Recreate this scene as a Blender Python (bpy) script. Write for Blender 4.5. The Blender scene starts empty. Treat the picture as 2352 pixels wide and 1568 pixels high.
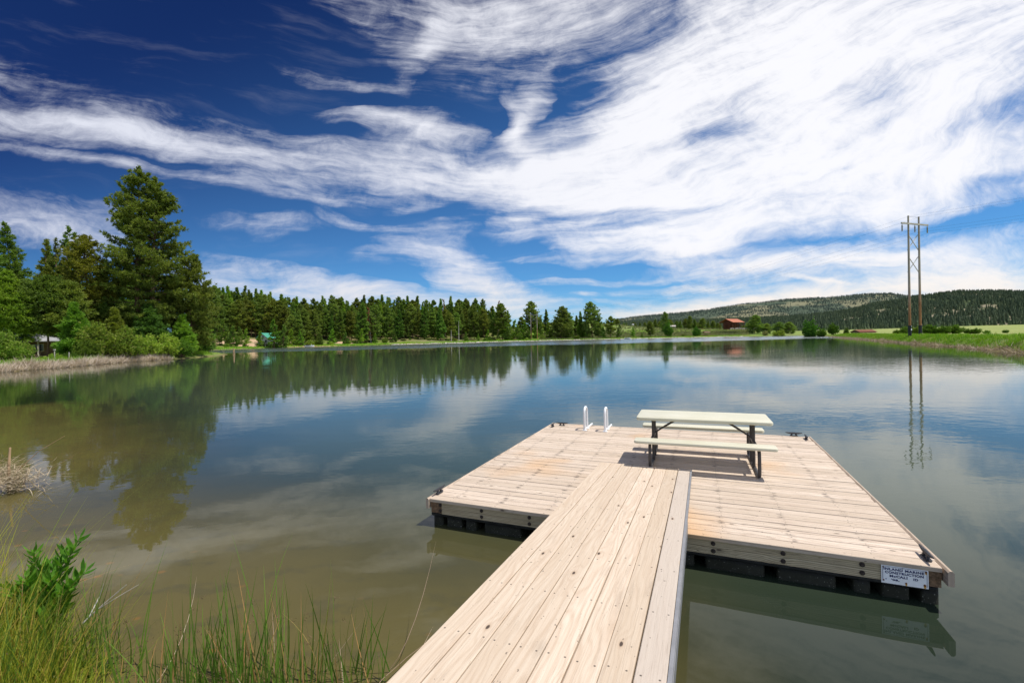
import bpy, bmesh, math, random
import numpy as np
from mathutils import Vector, Matrix
R = math.radians
S = bpy.context.scene
COL = S.collection
random.seed(7)
rng = np.random.default_rng(7)

# ---------------------------------------------------------------- camera
EYE = 2.2964; PITCH = 0.008; ROLL = -0.0219; F = 1045.3   # F: focal length in picture units of a 2352 wide photo
cam = bpy.data.cameras.new('camera'); cam.sensor_width = 36; cam.lens = 16.0
cam.clip_start = 0.05; cam.clip_end = 30000
co = bpy.data.objects.new('camera', cam); COL.objects.link(co); S.camera = co
_c, _s = math.cos(PITCH), math.sin(PITCH)
fw = Vector((0, _c, -_s)); up0 = Vector((0, _s, _c)); rt0 = Vector((1, 0, 0))
cr, sr = math.cos(ROLL), math.sin(ROLL)
def ray(px, py):
    """direction of a photo point (2352 x 1568 units) in the world"""
    x = (px - 1176) / F; y = (py - 784) / F
    a = cr * x + sr * y; b = -sr * x + cr * y
    return Vector((a, _c - b * _s, -_s - b * _c))
rt = (ray(1176 + F, 784) - ray(1176, 784)).normalized()
up = (ray(1176, 784 - F) - ray(1176, 784)).normalized()
M = Matrix((rt, up, -fw)).transposed().to_4x4(); M.translation = (0, 0, EYE)
co.matrix_world = M
def gp(px, py, z=0.0):
    d = ray(px, py); t = (z - EYE) / d.z
    return Vector((d.x * t, d.y * t, z))
def at(px, py, Y):
    d = ray(px, py); t = Y / d.y
    return Vector((d.x * t, Y, EYE + d.z * t))

# ---------------------------------------------------------------- light
SUN_EL, SUN_AZ = R(67.3), R(101)
sun = bpy.data.lights.new('sun', 'SUN'); sun.energy = 4.8; sun.angle = R(0.5); sun.color = (1, .955, .88)
so = bpy.data.objects.new('sun', sun); COL.objects.link(so)
sd_ = Vector((math.cos(SUN_EL) * math.sin(SUN_AZ), math.cos(SUN_EL) * math.cos(SUN_AZ), math.sin(SUN_EL)))
so.rotation_euler = sd_.to_track_quat('Z', 'Y').to_euler(); so.location = (0, 0, 60)
S.view_settings.view_transform = 'Standard'; S.view_settings.look = 'None'
S.view_settings.exposure = 0.0; S.view_settings.gamma = 1

class NT:
    def __init__(s, tree): s.t = tree; s.n = tree.nodes; s.l = tree.links; s.n.clear()
    def node(s, typ, **kw):
        n = s.n.new(typ)
        for k, v in kw.items(): setattr(n, k, v)
        return n
    def put(s, sock, v):
        if v is None: return
        if isinstance(v, bpy.types.NodeSocket): s.l.new(v, sock)
        elif isinstance(v, (tuple, list)) and sock.type == 'RGBA' and len(v) == 3: sock.default_value = (*v, 1)
        else: sock.default_value = v
    def m(s, op, a, b=None, c=None, clamp=False):
        n = s.node('ShaderNodeMath', operation=op, use_clamp=clamp)
        for i, v in enumerate((a, b, c)): s.put(n.inputs[i], v)
        return n.outputs[0]
    def vm(s, op, a, b=None):
        n = s.node('ShaderNodeVectorMath', operation=op); s.put(n.inputs[0], a); s.put(n.inputs[1], b)
        return n.outputs['Value'] if op in ('LENGTH', 'DOT_PRODUCT', 'DISTANCE') else n.outputs[0]
    def mapr(s, v, a, b, c=0., d=1., smooth=True):
        n = s.node('ShaderNodeMapRange', interpolation_type='SMOOTHSTEP' if smooth else 'LINEAR', clamp=True)
        for i, x in enumerate((v, a, b, c, d)): s.put(n.inputs[i], x)
        return n.outputs[0]
    def mix(s, f, a, b, blend='MIX'):
        n = s.node('ShaderNodeMix', data_type='RGBA', blend_type=blend)
        s.put(n.inputs[0], f); s.put(n.inputs[6], a); s.put(n.inputs[7], b); return n.outputs[2]
    def noise(s, vec, scale, detail=3, rough=.5, dist=0., col=False, dim='3D'):
        n = s.node('ShaderNodeTexNoise', noise_dimensions=dim); s.put(n.inputs['Vector'], vec)
        n.inputs['Scale'].default_value = scale; n.inputs['Detail'].default_value = detail
        n.inputs['Roughness'].default_value = rough; n.inputs['Distortion'].default_value = dist
        return n.outputs[1 if col else 0]
    def comb(s, x, y, z=0.):
        n = s.node('ShaderNodeCombineXYZ')
        for i, v in enumerate((x, y, z)): s.put(n.inputs[i], v)
        return n.outputs[0]
    def sep(s, v):
        n = s.node('ShaderNodeSeparateXYZ'); s.put(n.inputs[0], v); return n.outputs
    def scale(s, v, xyz): return s.vm('MULTIPLY', v, xyz)
    def attr(s, name): 
        n = s.node('ShaderNodeAttribute', attribute_name=name); return n

# ---------------------------------------------------------------- sky (world)
W = bpy.data.worlds.new('World'); S.world = W; W.use_nodes = True
def build_sky():
    t = NT(W.node_tree)
    out = t.node('ShaderNodeOutputWorld'); bg = t.node('ShaderNodeBackground'); t.l.new(bg.outputs[0], out.inputs[0])
    sky = t.node('ShaderNodeTexSky', sky_type='NISHITA', sun_disc=False)
    sky.sun_elevation = SUN_EL; sky.sun_rotation = SUN_AZ; sky.altitude = 1500; sky.air_density = 1.0; sky.dust_density = .3; sky.ozone_density = 2.5
    d = t.node('ShaderNodeTexCoord').outputs['Generated']
    sx, sy, sz = t.sep(d)
    yy = t.m('MAXIMUM', sy, 0.06)
    u = t.m('DIVIDE', sx, yy); v = t.m('DIVIDE', t.m('ABSOLUTE', sz), yy)     # direction, as slopes about north
    p0 = t.comb(u, v)
    # polarised sky: darkest high in the west, ninety degrees from the sun
    g = t.m('ADD', t.m('MULTIPLY', v, 1.15), t.m('MULTIPLY', u, -0.42))
    k = t.m('MULTIPLY', t.mapr(g, 0.05, 1.15), t.mapr(sy, -.1, .2))
    tint = t.mix(k, (.41, .84, 1.18), (.085, .18, .43))
    base = t.mix(1., sky.outputs[0], tint, 'MULTIPLY')
    base = t.mix(t.mapr(v, .0, .13, .42, 0.), base, (4.2, 6.4, 9.0))
    # cirrus
    w1 = t.noise(t.scale(p0, (2.2, 4.5, 1)), 1.0, 3, .55, col=True)
    w2 = t.noise(t.scale(p0, (9, 17, 1)), 1.0, 3, .6, col=True)
    pw = t.vm('ADD', p0, t.vm('ADD', t.scale(t.vm('SUBTRACT', w1, (.5, .5, .5)), (.26, .11, 0)), t.scale(t.vm('SUBTRACT', w2, (.5, .5, .5)), (.045, .02, 0))))
    strokes = [
     (60,262,250,42,12,.9),(300,310,280,38,12,.9),(480,335,240,36,10,.8),(700,385,270,42,10,.8),(950,402,270,50,8,.9),
     (400,270,250,26,12,.28),(700,320,220,22,14,.4),(250,370,260,15,14,.55),(60,330,140,15,10,.32),
     (50,505,260,60,8,.85),(170,545,170,50,6,.6),(620,432,190,26,10,.5),(640,457,140,18,12,.45),(760,472,90,14,5,.4),
     (880,460,100,24,5,.3),(970,476,80,14,-10,.3),(590,520,150,17,5,.3),(625,527,60,28,0,.3),(780,515,100,14,15,.42),(860,530,90,13,12,.42),
     (540,640,230,34,12,.8),(700,675,220,26,10,.7),(760,640,270,20,14,.75),(920,682,260,24,10,.7),
     (950,560,130,34,-15,.5),(1020,600,140,46,20,.6),(1080,650,130,52,30,.8),(1150,685,140,40,20,.6),
     (1010,35,270,62,14,.62),(965,110,120,38,115,.75),(1130,55,250,80,-10,.5),(1320,40,360,70,-5,.45),(1230,170,300,60,-8,.2),(800,190,170,16,15,.3),
     (1215,245,100,28,-55,.75),(1180,290,70,26,80,.6),(1210,335,90,26,55,.65),(850,276,120,18,10,.7),(965,302,150,30,12,.7),
     (1100,378,250,56,15,.72),(1000,352,190,44,8,.36),
     (1500,240,340,120,-40,1.1),(1400,335,280,90,-15,1.),(1750,130,460,160,-30,1.25),(2100,110,450,210,-20,1.35),(2280,340,380,140,-15,1.05),
     (1820,330,440,110,-15,1.05),(1600,440,460,80,-4,1.1),(2020,450,440,95,-12,1.1),(1380,425,320,60,2,.95),(1700,525,380,48,-5,.95),
     (2180,595,380,60,-6,1.05),(1500,562,220,28,5,.75),(1900,605,380,42,-8,.95),(2300,655,340,55,-5,1.05),(2050,670,300,40,-3,.7),(1650,690,270,32,-5,.85),(1480,715,220,22,-4,.55),
     (1180,515,70,17,-8,.9),(1345,576,90,15,8,.8),(1330,673,46,8,0,.7),(1300,555,190,17,5,.5),(1880,646,85,4.5,14,.75),
     (1640,305,210,30,-10,-.6),(1980,195,120,40,-30,-.75),(2260,265,170,55,-25,-.65),(2210,515,210,26,-8,-.6),(1800,646,250,22,-1,-.65),(1800,480,130,22,-10,-.35),(2100,560,220,14,-7,-.4),
     (1500,335,210,16,-12,-.5),(1900,400,270,18,-20,-.42),(2050,255,220,18,-28,-.38),(1700,235,190,15,-35,-.38),(2300,430,210,22,-15,-.5),(1450,490,200,14,0,-.45),(1850,560,260,14,-6,-.4),(1250,350,120,16,-30,-.3),
     (1450,598,270,11,3,.6),(1350,640,200,9,0,.42),(1600,652,240,12,-2,.5),(1550,575,220,13,3,.5),(1800,692,300,24,-3,.8),(1600,718,300,15,-2,.6),(1260,690,160,18,18,.45),(1420,690,140,9,2,.4),(1700,612,280,16,-2,.6),(1330,520,160,12,-6,.5),(1480,535,200,12,4,.5),
     # overhead and beside the picture: more of the same layer
     (2900,300,500,300,-15,1.),(2800,-250,700,300,-25,1.1),(1900,-350,700,260,-20,.9),(1200,-420,500,200,-8,.5),(-400,420,400,90,10,.7),(-300,120,500,60,12,.4),
    ]
    acc = None
    for cx, cy, a, b, ang, w in strokes:
        dd = ray(cx, cy); c = (dd.x / dd.y, dd.z / dd.y)
        mp = t.node('ShaderNodeMapping', vector_type='TEXTURE')
        t.l.new(pw, mp.inputs[0])
        mp.inputs[1].default_value = (c[0], c[1], 0); mp.inputs[2].default_value = (0, 0, R(-ang) + .0219)
        mp.inputs[3].default_value = (a * 1.25 / F, b * 1.3 / F, 1)
        gr = t.node('ShaderNodeTexGradient', gradient_type='SPHERICAL'); t.l.new(mp.outputs[0], gr.inputs[0])
        acc = t.m('MULTIPLY_ADD', gr.outputs['Fac'], w, acc if acc is not None else 0.)
    # streaks that follow the sweep of the layer: falling to the right in the west, rising in the east
    att = t.mapr(v, .02, .62)
    bend = t.node('ShaderNodeMath', operation='SMOOTH_MAX'); t.put(bend.inputs[0], t.m('SUBTRACT', u, .06)); bend.inputs[1].default_value = 0.; bend.inputs[2].default_value = .3
    cv = t.m('MULTIPLY', t.m('ADD', t.m('MULTIPLY', u, -.20), t.m('MULTIPLY', bend.outputs[0], .60)), att)
    s_ = t.m('SUBTRACT', v, cv)
    q = t.vm('ADD', t.comb(u, s_), t.scale(t.vm('SUBTRACT', w1, (.5, .5, .5)), (.20, .11, 0)))
    st1 = t.noise(t.scale(q, (3.5, 22, 1)), 1., 6, .62)
    st2 = t.noise(t.scale(t.vm('ADD', q, t.scale(w2, (.02, .02, 0))), (9, 95, 1)), 1., 5, .68)
    st3 = t.noise(t.scale(pw, (5, 7, 1)), 1., 5, .6)
    st4 = t.noise(t.scale(pw, (26, 34, 1)), 1., 5, .7)
    tex = t.m('ADD', t.m('ADD', t.m('MULTIPLY', st1, .87), t.m('MULTIPLY', st2, .38)), t.m('ADD', t.m('MULTIPLY', st3, .4), t.m('MULTIPLY', st4, .35)))   # mean about 1.0
    tex = t.m('MULTIPLY_ADD', t.m('SUBTRACT', tex, 1.0), 2.1, 1.0)
    cov = t.mapr(acc, .03, t.mapr(u, -.5, .5, 1.8, 1.5, False), 0., 1., False)
    cov = t.m('POWER', cov, .8)
    lo = t.m('SUBTRACT', .86, t.m('MULTIPLY', cov, 1.28))
    al = t.node('ShaderNodeMapRange', interpolation_type='SMOOTHSTEP', clamp=True)
    for k_, x_ in enumerate((tex, lo, t.m('ADD', lo, 1.55), 0., .975)): t.put(al.inputs[k_], x_)
    a1 = t.m('MULTIPLY', al.outputs[0], t.mapr(cov, .0, .12))
    veil = t.m('MULTIPLY', t.mapr(st1, .5, .85), .10)
    alpha = t.m('MAXIMUM', a1, veil)
    back = t.mapr(sy, .2, -.2)     # unseen even cloud added behind the camera, as fill light on shaded fronts
    alpha = t.m('MAXIMUM', alpha, t.m('MULTIPLY', back, .42))
    warm = t.mapr(v, .0, .22)
    ccol = t.mix(warm, (9.8, 8.9, 8.0), (9.9, 9.9, 10.3))
    ccol = t.mix(t.mapr(u, -.9, .55), t.mix(.45, ccol, (5.2, 5.8, 7.6)), ccol)
    col = t.mix(alpha, base, ccol)
    # low light haze at the very horizon
    t.l.new(col, bg.inputs[0]); bg.inputs[1].default_value = 0.1
build_sky()

# ---------------------------------------------------------------- materials
MAT = {}
def newmat(name):
    m = bpy.data.materials.new(name); m.use_nodes = True; MAT[name] = m
    return m, NT(m.node_tree)
def finish(t, shader, disp=None):
    o = t.node('ShaderNodeOutputMaterial'); t.l.new(shader, o.inputs[0])
def principled(t, col, rough=.6, spec=.3, metal=0., normal=None):
    b = t.node('ShaderNodeBsdfPrincipled'); t.put(b.inputs['Base Color'], col); t.put(b.inputs['Roughness'], rough)
    t.put(b.inputs['Specular IOR Level'], spec); t.put(b.inputs['Metallic'], metal)
    if normal is not None: t.l.new(normal, b.inputs['Normal'])
    return b.outputs[0]
def bump(t, h, strength=.5, dist=.01, normal=None):
    b = t.node('ShaderNodeBump'); t.put(b.inputs['Strength'], strength); t.put(b.inputs['Distance'], dist); t.put(b.inputs['Height'], h)
    if normal is not None: t.l.new(normal, b.inputs['Normal'])
    return b.outputs[0]
def simple(name, col, rough=.6, spec=.3, metal=0., var=.15, vscale=6., bmp=0.):
    m, t = newmat(name)
    P = t.node('ShaderNodeTexCoord').outputs['Object']
    n = t.noise(P, vscale, 5, .6)
    c = t.mix(t.mapr(n, .3, .7), tuple(x * (1 - var) for x in col), tuple(min(1, x * (1 + var)) for x in col))
    nr = bump(t, t.noise(P, vscale * 6, 4), bmp, .01) if bmp else None
    finish(t, principled(t, c, t.mapr(n, .2, .8, rough * .85, min(1, rough * 1.15)), spec, metal, nr)); return m
def foliage(name, c1, c2, trans=.35, c3=None):
    m, t = newmat(name)
    P = t.node('ShaderNodeNewGeometry').outputs['Position']
    oi = t.node('ShaderNodeObjectInfo').outputs['Random']
    rn = t.attr('rnd').outputs['Fac']
    n = t.noise(P, .55, 2)
    f = t.m('ADD', t.m('MULTIPLY', rn, .6), t.m('MULTIPLY', t.mapr(n, .3, .7), .4))
    c = t.mix(f, c1, c2)
    if c3: c = t.mix(t.mapr(rn, .86, .97), c, c3)
    hs = t.node('ShaderNodeHueSaturation'); t.l.new(c, hs.inputs['Color'])
    t.put(hs.inputs['Hue'], t.mapr(oi, 0, 1, .482, .512, False)); t.put(hs.inputs['Value'], t.mapr(t.m('FRACT', t.m('MULTIPLY', oi, 7.3)), 0, 1, .75, 1.25, False))
    c = hs.outputs[0]
    a = principled(t, c, .65, .25)
    tr = t.node('ShaderNodeBsdfTranslucent'); t.l.new(t.mix(1., c, (1.15, 1.2, .6), 'MULTIPLY'), tr.inputs[0])
    mx = t.node('ShaderNodeMixShader'); mx.inputs[0].default_value = trans
    t.l.new(a, mx.inputs[1]); t.l.new(tr.outputs[0], mx.inputs[2]); finish(t, mx.outputs[0]); return m

def wood(name, light, mid, dark, grey=None, nail_u=.61, nail_v=.045, knot=1., stain=0., grain=1., orange=0., freq=150., swirl=46.):
    """boards: UV = metres along / across the board, attribute rnd = one number per board"""
    m, t = newmat(name)
    uv = t.node('ShaderNodeUVMap').outputs[0]
    rn = t.attr('rnd').outputs['Fac']
    u, v, _ = t.sep(uv)
    off = t.comb(t.m('MULTIPLY', rn, 37.), t.m('MULTIPLY', rn, 11.), t.m('MULTIPLY', rn, 53.))
    p = t.vm('ADD', t.comb(u, v, 0.), off)
    fine = t.noise(t.scale(p, (3, 150, 1)), 1., 4, .6)
    med = t.noise(t.scale(p, (1.1, 22, 1)), 1., 4, .55, 1.2)
    big = t.noise(t.scale(p, (.9, 4, 1)), 1., 3)
    # knots
    vo = t.node('ShaderNodeTexVoronoi', voronoi_dimensions='2D', feature='F1'); t.l.new(t.scale(p, (1.35, 3.2, 0)), vo.inputs['Vector']); vo.inputs['Scale'].default_value = 1.
    kd = t.m('MULTIPLY', vo.outputs['Distance'], t.m('ADD', .6, t.m('MULTIPLY', fine, .5)))
    ring = t.mapr(kd, .02, .22, 1., 0.)
    kcol = t.mapr(kd, .018, .034, 1., 0.)
    ksel = t.m('GREATER_THAN', t.sep(vo.outputs['Color'])[0], .45)
    # cathedral growth rings, bending round the knots
    ph = t.m('ADD', t.m('MULTIPLY', v, freq), t.m('ADD', t.m('MULTIPLY', big, swirl), t.m('MULTIPLY', ring, 9.)))
    rings = t.m('MULTIPLY_ADD', t.m('SINE', ph), .5, .5)
    rings = t.m('POWER', rings, 2.2)
    c = t.mix(t.mapr(med, .3, .7), mid, light)
    c = t.mix(t.m('MULTIPLY', rings, .34 * grain), c, dark)
    c = t.mix(t.m('MULTIPLY', t.mapr(fine, .5, .75), .4 * grain), c, dark)
    c = t.mix(t.m('MULTIPLY', t.mapr(t.m('FRACT', t.m('MULTIPLY', rn, 13.7)), 0, 1), .6), c, tuple(x * q for x, q in zip(mid, (.80, .80, .77))))
    if grey: c = t.mix(t.m('MULTIPLY', t.m('GREATER_THAN', rn, .9), .85), c, grey)
    blot = t.noise(t.scale(p, (1.6, 7, 1)), 1., 5, .65)
    c = t.mix(t.m('MULTIPLY', t.mapr(blot, .56, .76), .42 + stain), c, tuple(x * .55 for x in mid))
    if orange:
        ob = t.noise(t.node('ShaderNodeTexCoord').outputs['Object'], .55, 2)
        c = t.mix(t.m('MULTIPLY', t.mapr(ob, .56, .72), orange), c, (.62, .36, .16))
    # joist lines: nails in pairs and the black stain round them
    fu = t.m('SUBTRACT', t.m('FRACT', t.m('DIVIDE', t.m('ADD', u, t.m('MULTIPLY', rn, .03)), nail_u)), .5)
    du = t.m('MULTIPLY', fu, nail_u)
    dv = t.m('SUBTRACT', t.m('ABSOLUTE', v), nail_v)
    dn = t.m('SQRT', t.m('ADD', t.m('MULTIPLY', du, du), t.m('MULTIPLY', dv, dv)))
    c = t.mix(t.m('MULTIPLY', t.mapr(dn, .0045, .0075, 1., 0.), .85), c, (.05, .04, .035))
    if stain:
        dn2 = t.m('SQRT', t.m('ADD', t.m('MULTIPLY', t.m('MULTIPLY', du, du), .4), t.m('MULTIPLY', dv, dv)))
        sn = t.noise(t.scale(p, (9, 16, 1)), 1., 3)
        c = t.mix(t.m('MULTIPLY', t.m('MULTIPLY', t.mapr(dn2, .006, .036, 1., 0.), t.m('MULTIPLY', t.mapr(sn, .45, .62), t.mapr(t.m('FRACT', t.m('MULTIPLY', rn, 29.3)), .1, .55))), .8), c, (.07, .055, .05))
    ck = t.noise(t.scale(p, (.55, 34, 1)), 1., 5, .55, .6)
    c = t.mix(t.m('MULTIPLY', t.mapr(t.m('ABSOLUTE', t.m('SUBTRACT', ck, .60)), .003, .012, 1., 0.), .32 + stain), c, tuple(x * .5 for x in dark))
    kk = t.m('MULTIPLY', t.m('MULTIPLY', kcol, ksel), knot)
    c = t.mix(t.m('MULTIPLY', t.m('MULTIPLY', t.mapr(kd, .02, .075, 1., 0.), ksel), .5 * knot), c, dark)
    c = t.mix(kk, c, (.085, .06, .045))
    spk = t.noise(t.scale(p, (26, 40, 1)), 1., 2)
    c = t.mix(t.m('MULTIPLY', t.mapr(spk, .71, .76), .7), c, (.09, .07, .06))
    h = t.m('SUBTRACT', t.m('ADD', t.m('MULTIPLY', rings, -.35), fine), t.m('MULTIPLY', kk, .8))
    finish(t, principled(t, c, .72, .25, 0., bump(t, h, .45, .004))); return m

wood('gangway_wood', (.70, .59, .472), (.61, .485, .37), (.45, .32, .215), (.50, .43, .365), .61, .045, 1., 0., 1.)
wood('deck_wood', (.72, .61, .50), (.60, .48, .378), (.32, .23, .165), None, .60, .04, .7, .38, 1.1, .6)
wood('beam_wood', (.70, .60, .42), (.50, .40, .26), (.07, .055, .04), None, .9, .3, .8, .3, 2.4, 0., 420., 16.)
wood('trim_wood', (.62, .50, .40), (.50, .39, .30), (.20, .15, .10), None, .9, .3, .4, .2, 1.2)
simple('end_grain', (.20, .125, .075), .8, .2, 0, .4, 40, .5)
simple('galvanised', (.28, .28, .29), .45, .5, .3, .1, 8)
simple('cleat_iron', (.045, .045, .05), .5, .5, .3, .25, 40)
simple('bolt_iron', (.06, .045, .04), .6, .4, .4, .5, 90)
simple('white_plastic', (.82, .83, .84), .3, .5, 0, .04, 3)
simple('sign_blue', (.02, .03, .12), .5, .3, 0, .3, 60)
simple('rust', (.16, .055, .02), .8, .2, 0, .4, 120)
simple('table_leg', (.065, .058, .055), .5, .4, .2, .25, 14)
simple('rock', (.52, .47, .40), .9, .2, 0, .3, .8)
simple('bark', (.14, .085, .055), .9, .15, 0, .4, 3., .4)
simple('dead_bark', (.46, .42, .38), .9, .15, 0, .2, 3.)
simple('roof_red', (.42, .13, .06), .55, .4, 0, .12, .6)
simple('lodge_wood', (.17, .065, .035), .75, .2, 0, .25, 2)
simple('window_glass', (.03, .035, .04), .12, .6, 0, .2, 1)
simple('roof_green', (.06, .30, .20), .45, .5, 0, .15, 1)
simple('pale_siding', (.62, .60, .56), .7, .3, 0, .08, 2)
simple('brown_siding', (.17, .11, .075), .8, .2, 0, .25, 2)
simple('pale_roof', (.42, .42, .45), .4, .5, .2, .15, 1)
simple('dark_cover', (.03, .03, .032), .6, .4, 0, .2, 3)
simple('cut_wood', (.50, .33, .19), .8, .2, 0, .3, 3)
simple('porcelain', (.30, .31, .33), .3, .5, 0, .1, 3)
simple('grey_timber', (.50, .45, .40), .85, .2, 0, .25, 2)
simple('wire', (.12, .12, .13), .5, .5, .5, .1, 1)

def m_plastic_table():
    m, t = newmat('table_plastic')
    P = t.node('ShaderNodeTexCoord').outputs['Object']
    n = t.noise(P, 2.2, 5, .6); n2 = t.noise(P, 26., 4, .6)
    c = t.mix(t.mapr(n, .3, .7), (.57, .545, .405), (.635, .605, .475))
    c = t.mix(t.m('MULTIPLY', t.mapr(n2, .62, .75), .45), c, (.69, .67, .58))
    finish(t, principled(t, c, .42, .45, 0, bump(t, t.noise(P, 300., 2), .15, .002)))
m_plastic_table()
def m_float():
    m, t = newmat('float_plastic')
    P = t.node('ShaderNodeTexCoord').outputs['Object']
    _, _, z = t.sep(P)
    n = t.noise(P, 9., 4, .6)
    c = t.mix(t.mapr(n, .35, .7), (.006, .0065, .0065), (.018, .019, .018))
    sp = t.noise(P, 75., 2, .5)
    lowz = t.mapr(t.m('ADD', z, t.m('MULTIPLY', n, .05)), .10, .13, 1., 0.)
    c = t.mix(t.m('MULTIPLY', t.mapr(sp, .655, .70), lowz), c, (.45, .45, .38))
    c = t.mix(t.m('MULTIPLY', lowz, .35), c, (.04, .042, .022))
    finish(t, principled(t, c, .55, .2))
m_float()
def m_sign():
    m, t = newmat('sign_enamel')
    P = t.node('ShaderNodeTexCoord').outputs['Object']
    n = t.noise(P, 14., 5, .6)
    finish(t, principled(t, t.mix(t.mapr(n, .35, .75), (.90, .91, .94), (.82, .82, .82)), .35, .5))
    m, t = newmat('rust_run')
    P = t.node('ShaderNodeTexCoord').outputs['Object']
    finish(t, principled(t, t.mix(t.noise(P, 60., 3), (.75, .45, .12), (.45, .2, .05)), .7, .2))
m_sign()
def m_pole():
    m, t = newmat('pole_wood')
    P = t.node('ShaderNodeTexCoord').outputs['Object']
    _, _, z = t.sep(P)
    n = t.noise(t.scale(P, (8, 8, .7)), 1., 5, .6)
    n2 = t.noise(t.scale(P, (1, 1, .22)), 1., 3)
    c = t.mix(t.mapr(n, .3, .7), (.34, .27, .21), (.56, .47, .39))
    low = t.mapr(t.m('ADD', z, t.m('MULTIPLY', n2, 7.)), 7., 13., 1., 0.)
    c = t.mix(low, c, t.mix(t.mapr(n, .3, .7), (.26, .115, .05), (.50, .25, .11)))
    finish(t, principled(t, c, .8, .2))
m_pole()

foliage('pine_needles', (0.089, 0.135, 0.021), (0.268, 0.309, 0.051), .38)
foliage('golden_needles', (.15, .19, .022), (.33, .35, .05), .42)
foliage('fir_needles', (0.072, 0.156, 0.026), (0.195, 0.305, 0.049), .42)
foliage('young_needles', (0.104, 0.234, 0.021), (0.247, 0.390, 0.042), .42)
foliage('forest_needles', (0.111, 0.189, 0.036), (0.247, 0.332, 0.065), .42)
foliage('dead_needles', (.22, .10, .045), (.34, .17, .08), .2)
foliage('willow_leaves', (.15, .29, .03), (.38, .49, .07), .42, (.44, .48, .14))
foliage('dark_shrub_leaves', (.08, .18, .018), (.19, .30, .04), .4)
foliage('olive_shrub_leaves', (.22, .25, .09), (.38, .38, .15), .38, (.42, .32, .22))
foliage('sage_leaves', (.10, .15, .05), (.26, .29, .13), .3, (.36, .27, .17))
foliage('poplar_leaves', (.05, .15, .016), (.12, .25, .03), .4)
foliage('grass_blades', (.13, .30, .015), (.29, .46, .035), .42, (.45, .42, .12))
foliage('rush_green', (.045, .11, .012), (.14, .26, .03), .3, (.42, .26, .10))
foliage('gold_grass', (.15, .34, .02), (.66, .56, .07), .42, (.80, .50, .14))
foliage('leaf_green', (.025, .14, .010), (.15, .42, .035), .4)
foliage('reed_straw', (.42, .32, .24), (.90, .78, .66), .2, (.22, .15, .10))
foliage('seed_brown', (.07, .04, .02), (.22, .14, .08), .15)
foliage('reed_tan', (.36, .26, .17), (.74, .60, .45), .15, (.20, .13, .08))
foliage('straw_dark', (.10, .07, .045), (.52, .40, .30), .15, (.62, .52, .42))
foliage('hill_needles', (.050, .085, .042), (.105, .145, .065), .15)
foliage('far_hill_needles', (.085, .125, .098), (.14, .18, .13), .15)  # paler and bluer than the near hill: distance haze put into the colour

# ---------------------------------------------------------------- mesh helpers
def link(o, parent=None):
    COL.objects.link(o)
    if parent is not None: o.parent = parent
    return o
def tag(o, label=None, cat=None, group=None, kind=None):
    if label: o['label'] = label
    if cat: o['category'] = cat
    if group: o['group'] = group
    if kind: o['kind'] = kind
    return o
def thing(name, label, cat, loc=(0, 0, 0), rz=0., group=None):
    o = bpy.data.objects.new(name, None); o.empty_display_size = .2; o.location = loc; o.rotation_euler = (0, 0, rz)
    COL.objects.link(o); return tag(o, label, cat, group)
def np_mesh(name, V, Fq, mat, rnd=None, smooth=False):
    """uniform polygons (n x k index array)"""
    V = np.asarray(V, np.float32); Fq = np.asarray(Fq, np.int32); k = Fq.shape[1]
    me = bpy.data.meshes.new(name)
    me.vertices.add(len(V)); me.vertices.foreach_set('co', V.ravel())
    me.loops.add(Fq.size); me.loops.foreach_set('vertex_index', Fq.ravel())
    me.polygons.add(len(Fq)); me.polygons.foreach_set('loop_start', np.arange(len(Fq), dtype=np.int32) * k)
    if rnd is not None:
        a = me.attributes.new('rnd', 'FLOAT', 'POINT'); a.data.foreach_set('value', np.asarray(rnd, np.float32))
    me.materials.append(MAT[mat]); me.update(calc_edges=True); me.validate()
    me.polygons.foreach_set('use_smooth', np.full(len(Fq), smooth)); return me
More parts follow.
